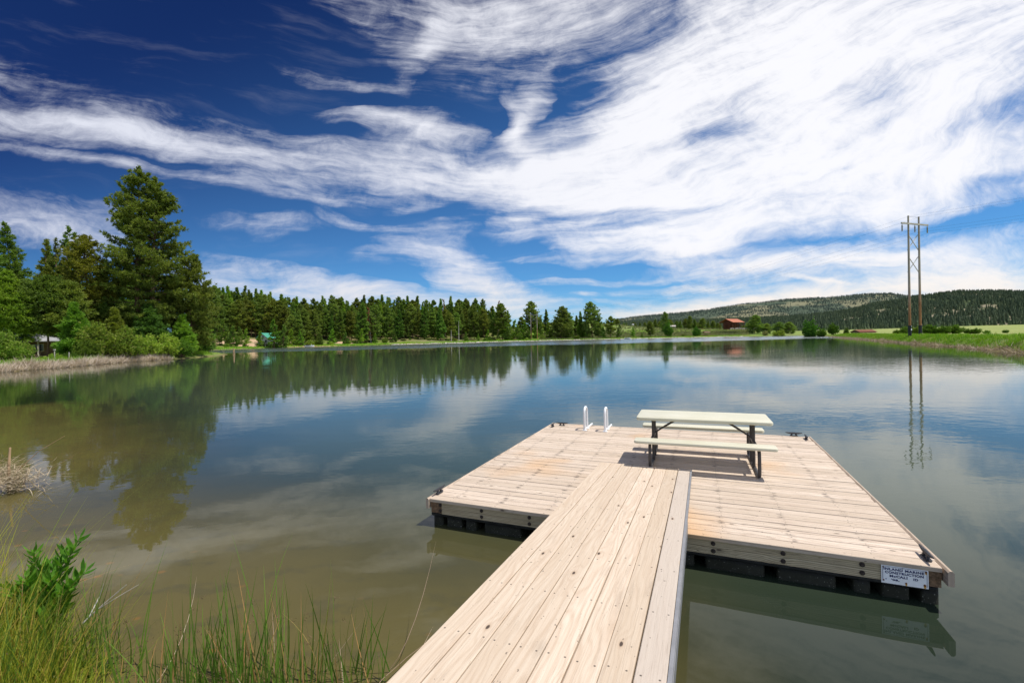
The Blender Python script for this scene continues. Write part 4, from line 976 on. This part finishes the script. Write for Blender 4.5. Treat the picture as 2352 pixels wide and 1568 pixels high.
while px < 1165:
    top = np.interp(px, SKX, SKY) + random.uniform(8, 34); Y = depth0(px) + random.uniform(26, 50)
    x, y, h = tall(px, top, Y); k = random.randrange(8)
    tree('conifer', 'shorter conifer filling the middle of the far forest', x, y, fv[k], h / 20 * random.uniform(.9, 1.15), random.uniform(0, 6), 'middle row conifers of the forest across the lake', sz=h / 20)
    px += random.uniform(8, 15)
px = 650
while px < 1165:
    Y = depth0(px) + random.uniform(7, 34); top = np.interp(px, SKX, SKY) + random.uniform(14, 44) * (1 if px > 700 else 1.3)
    x, y, h = tall(px, top, Y); k = (1, 3, 0, 5, 4, 7)[random.randrange(6)]
    if not (590 < px < 640) and not (930 < px < 970 and Y < 285):
        tree('conifer', 'mid green conifer with bare lower trunk in the front row of the far forest', x, y, fv[k], h / 20 * random.uniform(.85, 1.1), random.uniform(0, 6), 'front row conifers of the forest across the lake', sz=h / 20)
    px += random.uniform(7, 15)
for px, top, Y in ((628, 738, 208), (598, 762, 209), (649, 748, 211), (478, 735, 212), (515, 737, 214), (535, 750, 212), (551, 752, 222), (566, 757, 214), (497, 742, 222), (643, 764, 219), (668, 757, 224), (690, 762, 222), (735, 766, 226), (762, 757, 240), (793, 764, 236), (830, 756, 250), (862, 766, 256), (905, 760, 268), (976, 768, 285), (1002, 757, 290), (1070, 762, 298), (1098, 768, 300), (1120, 758, 302), (1145, 764, 304)):
    x, y, h = tall(px, top, Y); tree('young_pine', 'small young pine at the foot of the forest across the lake', x, y, yv[int(px) % 2], h / 8, px, 'young pines at the foot of the far forest')
for px, top, Y, k in ((1172, 745, 300, 1), (1181, 738, 306, 0), (1188, 748, 299, 1), (1202, 742, 304, 0), (1212, 752, 303, 1), (1232, 748, 312, 0), (1239, 742, 318, 1), (1262, 745, 306, 0), (1273, 738, 310, 1), (1298, 742, 303, 0), (1311, 752, 297, 1), (1345, 748, 302, 0), (1350, 757, 294, 1), (1385, 752, 293, 0), (1166, 752, 296, 1), (1160, 742, 301, 0)):
    x, y, h = tall(px, top, Y); tree('conifer', 'low thick conifer in the green tangle around the distant power line frame', x, y, yv[k], h / 8 * 1.25, px, 'low conifers around the distant power line frame', sz=h / 8)
for px, top, Y, lab in ((850, 708, 262, 'rust brown dead conifer among green ones left of centre'), (1020, 689, 318, 'dead orange topped conifer on the skyline of the far forest')):
    x, y, h = tall(px, top, Y); tree('dead_conifer', lab, x, y, dv, h / 20, 1., None, 'dead tree')
def snag(label, px, top, Y):
    x, y, h = tall(px, top, Y); g = random.Random(px); b = MB(); b.tube([(0, 0, -.3), (.05, 0, h * .5), (.15, .05, h)], [.24, .17, .05], 7)
    for i in range(16):
        z = h * g.uniform(.3, .95); a = g.uniform(0, 6.28); L_ = g.uniform(.6, 1.6) * (1.2 - z / h); b.tube([(0, 0, z), (math.cos(a) * L_, math.sin(a) * L_, z - .3 * L_)], [.05, .015], 4)
    o = b.build('dead_tree', 'dead_bark'); o.location = (x, y, gz1(x, y)); tag(o, label, 'dead tree')
snag('tall bare white snag standing in front of the far forest', 1053, 737, 294); snag('short bare white snag by the far pebble shore', 1036, 757, 290)

# trees right of the forest, singly
pond = [conifer_mesh(140 + q, 16, 4.6, (.16, .06, .10)[q], 110, 24, 6, .75, .25, 'forest_needles', 'pine', 1, gap=.06) for q in range(3)]
popl = [bush_meshes(150 + q, 6, 8, 60, 22, 6, .55, .28, 'poplar_leaves') for q in range(2)]
for nm, lab, px, top, Y, ms, wsc in (
    ('conifer', 'sparse half bare conifer at the right end of the far forest', 1142, 693, 318, dv, .8), ('conifer', 'broad dark conifer at the right end of the far forest', 1153, 698, 305, fv[3], 1.1),
    ('ponderosa_pine', 'tall pine directly behind the distant power line frame', 1219, 694, 322, pond[0], 1.0), ('conifer', 'lower conifer left of the distant power line frame', 1196, 728, 315, fv[1], 1.2),
    ('conifer', 'pointed conifer right of the distant power line frame', 1253, 712, 330, fv[0], .9), ('conifer', 'small round topped pine on the skyline between two taller pines', 1240, 728, 325, fv[3], 1.1),
    ('ponderosa_pine', 'full bushy pine on the far shore left of the tall lone pine', 1287, 705, 300, pond[1], 1.2), ('conifer', 'leaning leafy pine behind the full bushy pine', 1305, 716, 318, pond[2], 1.0),
    ('conifer', 'dark small conifer on the green slope', 1322, 726, 320, fv[0], 1.1), ('conifer', 'grey green pointed conifer left of the tall lone pine', 1334, 717, 300, fv[2], 1.),
    ('ponderosa_pine', 'tall lone pine with open crown on the far shore', 1359, 695, 296, pond[0], .95), ('conifer', 'lower dark pine at the right of the tall lone pine', 1374, 730, 296, fv[1], 1.2),
    ('conifer', 'neat dark conifer on the open shore right of the tall lone pine', 1402, 727, 292, fv[3], 1.3), ('conifer', 'small pale conifer right of the neat dark one', 1422, 746, 292, yv[1], .9),
    ('young_pine', 'tiny round pine alone on the green slope', 1454, 753, 292, yv[0], 1.1), ('young_pine', 'very small pine near the water below the green slope', 1474, 763, 286, yv[1], .9),
    ('conifer', 'dark pointed conifer near the shore left of the leafy green clump', 1494, 738, 288, fv[3], 1.3), ('conifer', 'tall dark conifer behind the leafy green clump', 1527, 717, 330, pond[1], .8),
    ('ponderosa_pine', 'spreading pine on the skyline left of the red roofed lodge', 1583, 726, 370, pond[2], .9), ('conifer', 'low dark conifer behind the slope between spreading pine and lodge', 1612, 731, 380, pond[1], 1.3),
    ('ponderosa_pine', 'round crowned pine standing just right of the red roofed lodge', 1733, 724, 302, pond[1], 1.5), ('conifer', 'dark round tree second right of the red roofed lodge', 1760, 743, 300, pond[2], 1.9),
    ('conifer', 'dark round tree third right of the red roofed lodge', 1788, 740, 292, pond[0], 1.9), ('conifer', 'dark round tree fourth right of the red roofed lodge', 1812, 740, 285, pond[1], 1.9)):
    x, y, h = tall(px, top, Y); hb = 8 if ms in yv else (20 if ms in fv or ms is dv else 16)
    tree(nm, lab, x, y, ms, h / hb * wsc, px, None, sz=h / hb)
for i in range(34):  # low trees along the skyline of the slope
    px = 1390 + i * 10.2 + random.uniform(-4, 4); top = random.uniform(733, 743) + (4 if px > 1650 else 0); x, y, h = tall(px, top, random.uniform(400, 470))
    if h > 2.: tree('conifer', 'small dark conifer in the row behind the green slope', x, y, (fv[3], pond[1], fv[0])[i % 3], max(h, 3) / 18 * 1.4, i, 'small conifers behind the green slope', sz=max(h, 3) / 18)
for px, top, Y, k, wsc, lab in ((1534, 741, 286, 0, .8, 'leafy bright green tree clump by the far water'), (1600, 752, 284, 1, 1.1, 'round green bush tree left of the brown shelter'), (1859, 735, 200, 0, .85, 'bright round green tree at the near end of the far meadow'), (1914, 744, 185, 1, 1.15, 'second bright green tree in the meadow, lower and wider'), (1888, 754, 190, 0, 1.2, 'low green bush between the two bright meadow trees')):
    x, y, h = tall(px, top, Y); t = shrub(lab, x, y, popl[k], h / 8 * wsc, px, None, h / 8, 'tree', 'leafy_tree')
for px, top, Y, ms, lab in ((1758, 760, 262, osb[1], 'round grey green bush on the shore right of the lodge'), (1790, 760, 248, wl[2], 'pale yellow green bush on the shore at the end of the far meadow'),
    (1144, 781, 291, wl[0], 'bright yellow green willow on the far pebble shore'), (1183, 783, 293, osb[0], 'olive bush on the far pebble shore right of the yellow willow'), (1246, 770, 295, wl[1], 'green willow behind the distant power line frame'), (1270, 771, 294, dsb[0], 'dark bush right of the distant power line frame'), (1210, 778, 294, wl[2], 'small willow left of the distant power line frame'),
    (1325, 768, 291, dsb[1], 'dark rounded bush under the grey green conifer'), (762, 787, 232, wl[0], 'low bright bush right of the white motorboat'), (790, 786, 240, dsb[1], 'dark low bush on the far bank by the pale pebbles'), (520, 789, 205, wl[2], 'small bright bush on the far bank behind the mooring post'), (1570, 766, 289, osb[0], 'faded bush on the sandy slope left of the shelter')):
    x, y, h = tall(px, top, Y); shrub(lab, x, y, ms, max(.6, h / 3.0) * 1.05, px, None, max(.5, h / 3.0))
for i, px in enumerate(range(690, 1140, 21)):
    px += (i * 7) % 13 - 6; top = 781 - (px - 690) * .006 + (i * 5) % 9 - 3; Y = depth0(px) + 4 + (i * 11) % 9
    x, y, h = tall(px, top, Y); shrub('low green bush under the trees along the far pebble shore', x, y, (dsb[0], wl[1], dsb[1], osb[1])[i % 4], max(.6, h / 3.) * (1. + (i % 3) * .3), px, 'low bushes along the far shore', max(.45, min(h, 4) / 3.))
for px, top, Y, w_, ms, lab in ((1944, 755, 170, .55, dsb[0], 'small round bush alone in the meadow left of the tall poles'), (2061, 758, 120, .55, dsb[1], 'tiny bush left of the tall poles'), (2080, 752.5, 100, .6, dsb[0], 'bush hidden partly behind the tall poles'), (2103, 751, 100, .75, dsb[1], 'bush between the two tall poles'), (2136, 749, 100, 1.0, dsb[0], 'rounded bush just right of the tall poles'), (2168, 750, 98, .95, dsb[1], 'left one of two joined bushes right of the tall poles'), (2194, 749, 98, .9, dsb[0], 'right one of two joined bushes right of the tall poles'), (2235, 755, 90, .85, dsb[1], 'lone spiky bush right of the joined bushes'), (2266, 763, 85, .35, dsb[0], 'very small bush in the meadow near the right edge'), (2310, 764, 88, .3, dsb[1], 'smallest bush nearest the right edge of the photo')):
    x, y, h = tall(px, top, Y); shrub(lab, x, y, ms, w_ * 1.0, px, 'meadow bushes', max(.28, h / 2.3))

# ---------------------------------------------------------------- hills
def hill(name, label, prof, Y0, Yr, mat, nmat, ntree, th, seed, base):
    g = np.random.default_rng(seed); px_ = np.array([p[0] for p in prof], float); py_ = np.array([p[1] for p in prof], float)
    zr = np.array([at(a, c, Yr).z for a, c in prof]); sp_ = np.array([at(a, c, Yr).x / Yr for a, c in prof])
    def H(s, f):
        rz_ = np.interp(s, sp_, zr, left=base, right=zr[-1]); up_ = np.where(f < 1, sm(0, 1, f) ** .9 * .5 + f * .5, 1 - .35 * (f - 1))
        n = wob(s * 900, f * 600, .018) * 9 * np.sin(np.clip(f, 0, 1) * math.pi) + wob(s * 1500, f * 900, .05) * 3 * np.sin(np.clip(f, 0, 1) * math.pi)
        return base + (rz_ - base) * up_ + n * np.clip((rz_ - base) / 90, 0, 1)
    ss = np.linspace(sp_[0] - .02, sp_[-1], 220); ff = np.concatenate([np.linspace(-.05, 1, 50), np.linspace(1.05, 2.2, 14)])
    A, B = np.meshgrid(ff, ss, indexing='ij'); Y = Y0 + (Yr - Y0) * A; X = B * Y; Z = H(B, A) - 1.5
    n, k = A.shape; i = np.arange(n - 1)[:, None] * k + np.arange(k - 1)[None]; Fq = np.stack([i, i + 1, i + k + 1, i + k], -1).reshape(-1, 4)
    me = np_mesh(name, np.stack([X, Y, Z], -1).reshape(-1, 3), Fq, mat, None, True)
    tag(link(bpy.data.objects.new(name, me)), label, 'hill', kind='structure')
    s = g.uniform(sp_[0] - .01, sp_[-1], ntree); f = g.uniform(0, 1.06, ntree) ** .8; Y = Y0 + (Yr - Y0) * f; X = s * Y; Z = H(s, f) - 1.8
    bare = wob(X, Y, .0045 if Yr > 2500 else .009) + .5 * wob(X, Y, .02); keep = bare < (.38 if Yr > 2500 else .5); X, Y, Z, s, f = X[keep], Y[keep], Z[keep], s[keep], f[keep]
    m = len(X); hh = th * g.uniform(.55, 1.25, m); r = hh * g.uniform(.16, .26, m); a0 = g.uniform(0, 6.28, m); lay = []; Fs = []; rn = g.uniform(0, 1, m)
    K = 5; base_i = 0; Vs = []
    for lo, hi, rr in ((.08, .55, 1.), (.38, .80, .75), (.65, 1., .45)):
        ang = a0[:, None] + np.arange(K)[None] * 2 * math.pi / K; q = r[:, None] * rr * g.uniform(.65, 1.25, (m, K))
        ring = np.stack([X[:, None] + np.cos(ang) * q, Y[:, None] + np.sin(ang) * q, Z[:, None] + (hh * lo)[:, None] + g.uniform(-.05, .05, (m, K)) * hh[:, None]], -1)
        tip = np.stack([X, Y, Z + hh * hi], -1)[:, None]; V = np.concatenate([ring, tip], 1).reshape(-1, 3)
        ii = base_i + np.arange(m)[:, None] * (K + 1); Fs.append(np.stack([ii + np.arange(K)[None], ii + (np.arange(K)[None] + 1) % K, np.broadcast_to(ii + K, (m, K))], -1).reshape(-1, 3)); Vs.append(V); base_i += len(V)
    me = np_mesh('hill_forest', np.concatenate(Vs), np.concatenate(Fs), nmat, np.tile(np.repeat(rn, K + 1), 3))
    tag(link(bpy.data.objects.new('hill_forest', me)), 'thick conifer forest covering the ' + ('nearer dark hill' if Yr < 2500 else 'farther pale hill'), 'forest', kind='stuff')
def m_hill(name, a, bb, c):
    m, t = newmat(name); P = t.node('ShaderNodeNewGeometry').outputs['Position']
    n = t.noise(P, .02, 5, .6); n2 = t.noise(P, .0045, 3)
    col = t.mix(t.mapr(n, .35, .65), a, bb); col = t.mix(t.mapr(t.m('ADD', n2, t.m('MULTIPLY', n, .35)), .66, .76), col, c)
    finish(t, principled(t, col, .95, .05))
m_hill('near_hill_ground', (.045, .068, .032), (.075, .095, .045), (.24, .21, .145)); m_hill('far_hill_ground', (.060, .085, .060), (.085, .108, .072), (.19, .185, .115))  # far ground carries the haze of distance in its paler, bluer colour
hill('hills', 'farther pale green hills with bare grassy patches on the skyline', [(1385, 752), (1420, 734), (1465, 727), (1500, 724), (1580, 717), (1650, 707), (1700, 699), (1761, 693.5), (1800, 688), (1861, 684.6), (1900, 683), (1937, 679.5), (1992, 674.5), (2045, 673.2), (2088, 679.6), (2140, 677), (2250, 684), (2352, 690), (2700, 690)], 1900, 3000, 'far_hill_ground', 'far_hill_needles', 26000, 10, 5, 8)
hill('hills', 'nearer dark forested hill behind the meadow on the right', [(1330, 765), (1380, 752), (1420, 745), (1500, 742), (1600, 739), (1700, 736), (1800, 731), (1850, 728), (1900, 722), (1937, 717), (1975, 709), (2012, 699), (2060, 693), (2100, 686), (2133, 680.5), (2170, 676), (2208, 672.5), (2260, 672), (2289, 671), (2352, 674), (2600, 668), (2800, 690)], 640, 1300, 'near_hill_ground', 'hill_needles', 24000, 10.5, 6, 4)

# ---------------------------------------------------------------- grass, reeds, rocks
def blades(name, P, D, L, Wd, mat, label, cat, bend=.35, seg=4, seed=1, droop=0.):
    """thin curved ribbons from the points P"""
    g = np.random.default_rng(seed); n = len(P); D = D / np.linalg.norm(D, axis=1, keepdims=True)
    az = g.uniform(0, 6.28, n); side = np.stack([np.cos(az), np.sin(az), np.zeros(n)], -1)
    bd = np.stack([np.cos(az + 1.5), np.sin(az + 1.5), -np.full(n, droop)], -1) * (g.normal(0, bend, n) * 1.)[:, None]
    V = []
    for k in range(seg + 1):
        f = k / seg; c = P + D * (L * f)[:, None] + bd * (L * f * f)[:, None]; w = (Wd * (1 - f ** 2.2) * .5 + .0002)[:, None] * side
        V += [c - w, c + w]
    V = np.stack(V, 1).reshape(-1, 3); m = 2 * (seg + 1); i = np.arange(n)[:, None] * m
    Fq = np.concatenate([np.stack([i + 2 * k, i + 2 * k + 1, i + 2 * k + 3, i + 2 * k + 2], -1) for k in range(seg)], 1).reshape(-1, 4)
    o = link(bpy.data.objects.new(name, np_mesh(name, V, Fq, mat, np.repeat(g.uniform(0, 1, n), m))))
    return tag(o, label, cat, kind='stuff')
def shore_points(idx, n, off, seed):
    """n points along lake outline corners idx[0]..idx[1], off = (min,max) metres on land"""
    g = np.random.default_rng(seed); pts = LK[idx[0]:idx[1] + 1]; seg = np.diff(pts, axis=0); ln = np.hypot(*seg.T); cum = np.concatenate([[0], np.cumsum(ln)])
    t = g.uniform(0, cum[-1], n); i = np.clip(np.searchsorted(cum, t) - 1, 0, len(seg) - 1); p = pts[i] + seg[i] * ((t - cum[i]) / ln[i])[:, None]
    nrm = np.stack([-seg[i][:, 1], seg[i][:, 0]], -1) / ln[i][:, None]
    q = p + nrm * .1; sg = np.where(sdist(q[:, 0], q[:, 1]) > sdist(p[:, 0], p[:, 1]), 1, -1)[:, None]; o = g.uniform(off[0], off[1], n)
    p = p + nrm * sg * o[:, None]; return np.stack([p[:, 0], p[:, 1], gz(p[:, 0], p[:, 1])], -1), nrm * sg
g0 = np.random.default_rng(3)
def rdir(n, z, s=1.): d = g0.normal(0, s, (n, 3)); d[:, 2] = z; return d
P, N = shore_points((0, 3), 13000, (-.25, 1.5), 1); P[:, 2] = np.maximum(P[:, 2] - .05, -.05)
cl = .5 + .55 * wob(P[:, 0] * 3, P[:, 1] * 3, .5) + .3 * wob(P[:, 0] * 11, P[:, 1] * 11, .5); D = rdir(len(P), .75, .55); D[:, :2] -= N * .35
blades('dead_reeds', P, D, np.clip(.75 * cl + g0.uniform(0, .55, len(P)), .2, 1.7), np.full(len(P), .042), 'reed_straw', 'pale dead reed fringe along the water under the left bank', 'dead reeds', .35, 3, 2, .6)
P, N = shore_points((24 + 4, 33), 8000, (-.2, .55), 4); P[:, 2] = np.maximum(P[:, 2], .0)
D = rdir(len(P), .35, .6); D[:, :2] -= N * .5; cl = wob(P[:, 0] * 2, P[:, 1] * 2, .5)
blades('dead_reeds', P, D, .2 + .5 * np.clip(cl, 0, 1) + g0.uniform(0, .22, len(P)), np.full(len(P), .04), 'straw_dark', 'brown flattened reed fringe along the right grassy bank', 'dead reeds', .4, 3, 5, .8)
P, N = shore_points((24 + 4, 33), 42000, (.3, 5.6), 6); D = rdir(len(P), 1., .3); gcl = np.clip(.75 + .6 * wob(P[:, 0] * 2.2, P[:, 1] * 2.2, .5), .3, 1.6)
blades('bank_grass', P, D, g0.uniform(.25, .6, len(P)) * gcl, np.full(len(P), .05), 'grass_blades', 'bright green grass covering the right bank', 'grass', .3, 2, 7)
P, N = shore_points((0, 5), 16000, (1.2, 9.), 8); D = rdir(len(P), 1., .3)
blades('bank_grass', P, D, g0.uniform(.3, .75, len(P)), np.full(len(P), .05), 'grass_blades', 'tall green grass behind the pale reeds on the left bank', 'grass', .3, 2, 9)
P, N = shore_points((10, 24), 26000, (.3, 7), 10); D = rdir(len(P), 1., .3)
blades('bank_grass', P, D, g0.uniform(.3, .8, len(P)), np.full(len(P), .14), 'grass_blades', 'green grass along the far shore of the lake', 'grass', .3, 2, 11)
# pebble line on the far shore
P, N = shore_points((15, 24), 2600, (-.5, .5), 12); b_v = []; b_f = []
g1 = np.random.default_rng(4); n = len(P); sz_ = g1.uniform(.15, .5, n); oct_ = np.array([(1, 0, 0), (0, 1, 0), (-1, 0, 0), (0, -1, 0), (0, 0, .8), (0, 0, -.8)], float)
V = (P[:, None] + oct_[None] * sz_[:, None, None] * g1.uniform(.6, 1.3, (n, 6, 1))).reshape(-1, 3); of = np.array([(0, 1, 4), (1, 2, 4), (2, 3, 4), (3, 0, 4), (1, 0, 5), (2, 1, 5), (3, 2, 5), (0, 3, 5)])
Fq = (np.arange(n)[:, None, None] * 6 + of[None]).reshape(-1, 3)
tag(link(bpy.data.objects.new('shore_rocks', np_mesh('shore_rocks', V, Fq, 'rock', None, True))), 'pale pebbles and rocks lining the far shore', 'rocks', kind='stuff')

# sage and low brush on the open slope of the far shore
n = 3600; pxs = g0.uniform(1240, 1720, n); Ys = np.where(g0.uniform(0, 1, n) < .6, g0.uniform(288, 330, n), g0.uniform(300, 400, n)); X = (pxs - 1176) / F * Ys
keep = sdist(X, Ys) > 2.; X, Ys = X[keep], Ys[keep]; C = np.stack([X, Ys, gz(X, Ys)], -1); C = np.repeat(C, 7, 0) + g0.normal(0, .55, (len(X) * 7, 3)) * np.array([1, 1, .35]); C[:, 2] += .25
V, Fq, rn = tufts(C, np.tile([[0, 0, 1.]], (len(C), 1)), 4, .75, .26, .5, 1., 31)
tag(link(bpy.data.objects.new('brush', np_mesh('brush', V, Fq, 'sage_leaves', rn))), 'grey green sage and low brush dotted over the open slope', 'brush', kind='stuff')
# near reed clump at the left edge
n = 1300; c = gp(18, 1130, .0); P = np.stack([c.x - .25 + g0.normal(0, .30, n), c.y + .1 + g0.normal(0, .18, n), np.abs(g0.normal(0, .12, n))], -1); D = rdir(n, .12, .7); D[:, 0] += .1; P[:, 2] += .22 * np.exp(-((P[:, 0] - c.x + .5) / .5) ** 2) * g0.uniform(0, 1, n)
o = blades('reed_clump', P, D, g0.uniform(.10, .34, n), np.full(n, .012), 'reed_tan', 'tangled clump of broken dead reeds in the water at the left edge', 'reed clump', .5, 5, 13, .5)
b = MB(); q = gp(20, 1105, .1); b.tube([(q.x, q.y, 0), (q.x + .01, q.y, .35), (q.x + .04, q.y, .66)], [.022, .018, .013], 6)
q1 = gp(30, 1090, .2); b.tube([q1, at(90, 1035, q1.y - .1), at(148, 1001, q1.y - .3)], [.006, .005, .003], 5)
o = b.build('reed_stalk', 'cut_wood'); tag(o, 'brown broken reed stalk sticking up with a long bent stem at the left edge', 'reed')

# foreground grass at the lower left
n = 6800; fx = g0.uniform(0, 1, n); X = -4.3 + 1.75 * fx + g0.normal(0, .10, n); Yp = 2.35 + g0.uniform(0, 1.2, n) * (1 - .68 * fx)
P = np.stack([X, Yp, np.maximum(gz(X, Yp), -.05) - .02], -1); D = rdir(n, 1.1, .38); D[:, 0] += .12
blades('meadow_grass', P, D, g0.uniform(.28, .85, n) * np.interp(X, (-4.2, -3.3, -2.5), (1.1, .85, .42)), np.full(n, .0065), 'gold_grass', 'golden green tangled grass in the lower left corner', 'grass', .45, 6, 15, .5)
n = 2000; X = g0.uniform(-4.2, -2.85, n); Yp = 2.3 + g0.uniform(0, 1.0, n); P = np.stack([X, Yp, np.maximum(gz(X, Yp), -.05) - .02], -1)
blades('meadow_grass', P, rdir(n, 1.5, .3), g0.uniform(.3, .8, n), np.full(n, .006), 'rush_green', 'dark green upright grass in the lower left corner', 'grass', .25, 6, 16, .3)
n = 470; X = np.concatenate([g0.normal(-1.75, .45, n - 170), g0.uniform(-3.0, -.85, 170)]); Yp = 2.62 + g0.uniform(0, .55, n) + np.clip(-1.6 - X, 0, 2) * .12
P = np.stack([X, Yp, np.full(n, -.05)], -1); D = rdir(n, 1.9, .26); L = np.where(g0.uniform(0, 1, n) < .22, g0.uniform(.5, .92, n), g0.uniform(.15, .5, n))
blades('rushes', P, D, L, np.full(n, .0088), 'rush_green', 'thin dark green rushes standing in shallow water beside the gangway', 'rushes', .16, 6, 17, .25)
n = 30; X = g0.uniform(-2.7, -.75, n); Yp = 2.7 + g0.uniform(0, .5, n); P = np.stack([X, Yp, np.full(n, .0)], -1)
blades('rushes', P, rdir(n, .6, .6), g0.uniform(.3, .65, n), np.full(n, .005), 'reed_tan', 'pale dry bent stems among the green rushes', 'rushes', .5, 6, 18, .4)
n = 260; X = g0.normal(-1.8, .5, n); Yp = 2.75 + g0.uniform(0, .4, n); Z = g0.uniform(.2, .55, n); P = np.repeat(np.stack([X, Yp, Z], -1)[:40], 9, 0) + g0.normal(0, .012, (360, 3))
blades('rush_flowers', P, rdir(360, .5, .6), np.full(360, .018), np.full(360, .004), 'seed_brown', 'small brown flower clusters on the rushes', 'rush flowers', .3, 2, 19)

def leafy(name, label, stems, seed):
    g = np.random.default_rng(seed); base = at(95, 1440, 3.25); base.z = max(gz1(base.x, base.y), 0)
    t = thing(name, label, 'plant', base); V = []; rn = []
    st = MB()
    for px, py, Y in stems:
        tip = at(px, py, Y) - base; b0 = Vector((g.normal(0, .10), g.normal(0, .06), 0))
        ctl = [b0.lerp(tip, f) + Vector((0, 0, .10 * math.sin(f * 3.14))) for f in np.linspace(0, 1, 12)]
        st.tube(ctl, list(np.linspace(.006, .002, 12)), 5)
        for j in range(46):
            f = .28 + .72 * j / 45; i0 = min(int(f * 11), 10); c = ctl[i0].lerp(ctl[i0 + 1], f * 11 - i0); ax_ = (ctl[i0 + 1] - ctl[i0]).normalized()
            a = j * 2.4; s0 = ax_.orthogonal().normalized(); s1 = ax_.cross(s0); d = (ax_ * .75 + (s0 * math.cos(a) + s1 * math.sin(a)) * .9).normalized(); d.z += .15
            L_ = g.uniform(.09, .15) * (1.15 - .5 * f); w = L_ * .14; sd2 = d.cross(Vector((g.normal(), g.normal(), 1.5))).normalized(); nrm = d.cross(sd2)
            V += [c, c + d * L_ * .35 + sd2 * w, c + d * L_ * .7 + sd2 * w * .8 - nrm * .004, c + d * L_ - nrm * .012, c + d * L_ * .7 - sd2 * w * .8 - nrm * .004, c + d * L_ * .35 - sd2 * w]; rn += [g.uniform()] * 6
    st.build('stem', 'rush_stem', t)
    link(bpy.data.objects.new('leaves', np_mesh('leaves', np.array([tuple(p) for p in V]), np.arange(len(V)).reshape(-1, 6), 'leaf_green', rn)), t)
simple('rush_stem', (.10, .16, .03), .6, .3)
leafy('willow_plant', 'leafy bright green willow sprig growing from the grass at the lower left', [(182, 1236, 3.3), (196, 1312, 3.25), (150, 1262, 3.35), (78, 1266, 3.3), (118, 1330, 3.2), (60, 1330, 3.2), (160, 1350, 3.2), (25, 1350, 3.25), (130, 1290, 3.4), (95, 1300, 3.35)], 4)
# bleached twig
b = MB(); q = at(200, 1425, 3.2); r3 = lambda a, c, Y: at(a, c, Y)
b.tube([at(190, 1430, 3.2), at(222, 1400, 3.25), at(290, 1342, 3.3)], [.005, .004, .002], 5); b.tube([at(222, 1400, 3.25), at(262, 1375, 3.25), at(318, 1342, 3.3)], [.004, .003, .0015], 5); b.tube([at(205, 1415, 3.2), at(228, 1370, 3.3), at(238, 1340, 3.3)], [.004, .003, .0015], 5)
tag(b.build('twig', 'reed_twig' if 'reed_twig' in MAT else 'dead_bark'), 'bleached forked twig over the shallow water beside the willow sprig', 'twig')

q = gp(1064, 1925, .004); b = MB(); b.add([(q.x - .045, q.y - .004, .006), (q.x - .01, q.y - .014, .01), (q.x + .04, q.y + .002, .008), (q.x + .05, q.y + .010, .02), (q.x + .01, q.y + .012, .010)], [(0, 1, 2, 3, 4)]); b.tube([(q.x - .06, q.y - .005, .006), (q.x + .05, q.y + .008, .015)], .0015, 4)
tag(b.build('feather', 'white_plastic'), 'small white feather floating on the brown shallow water beside the gangway', 'feather')
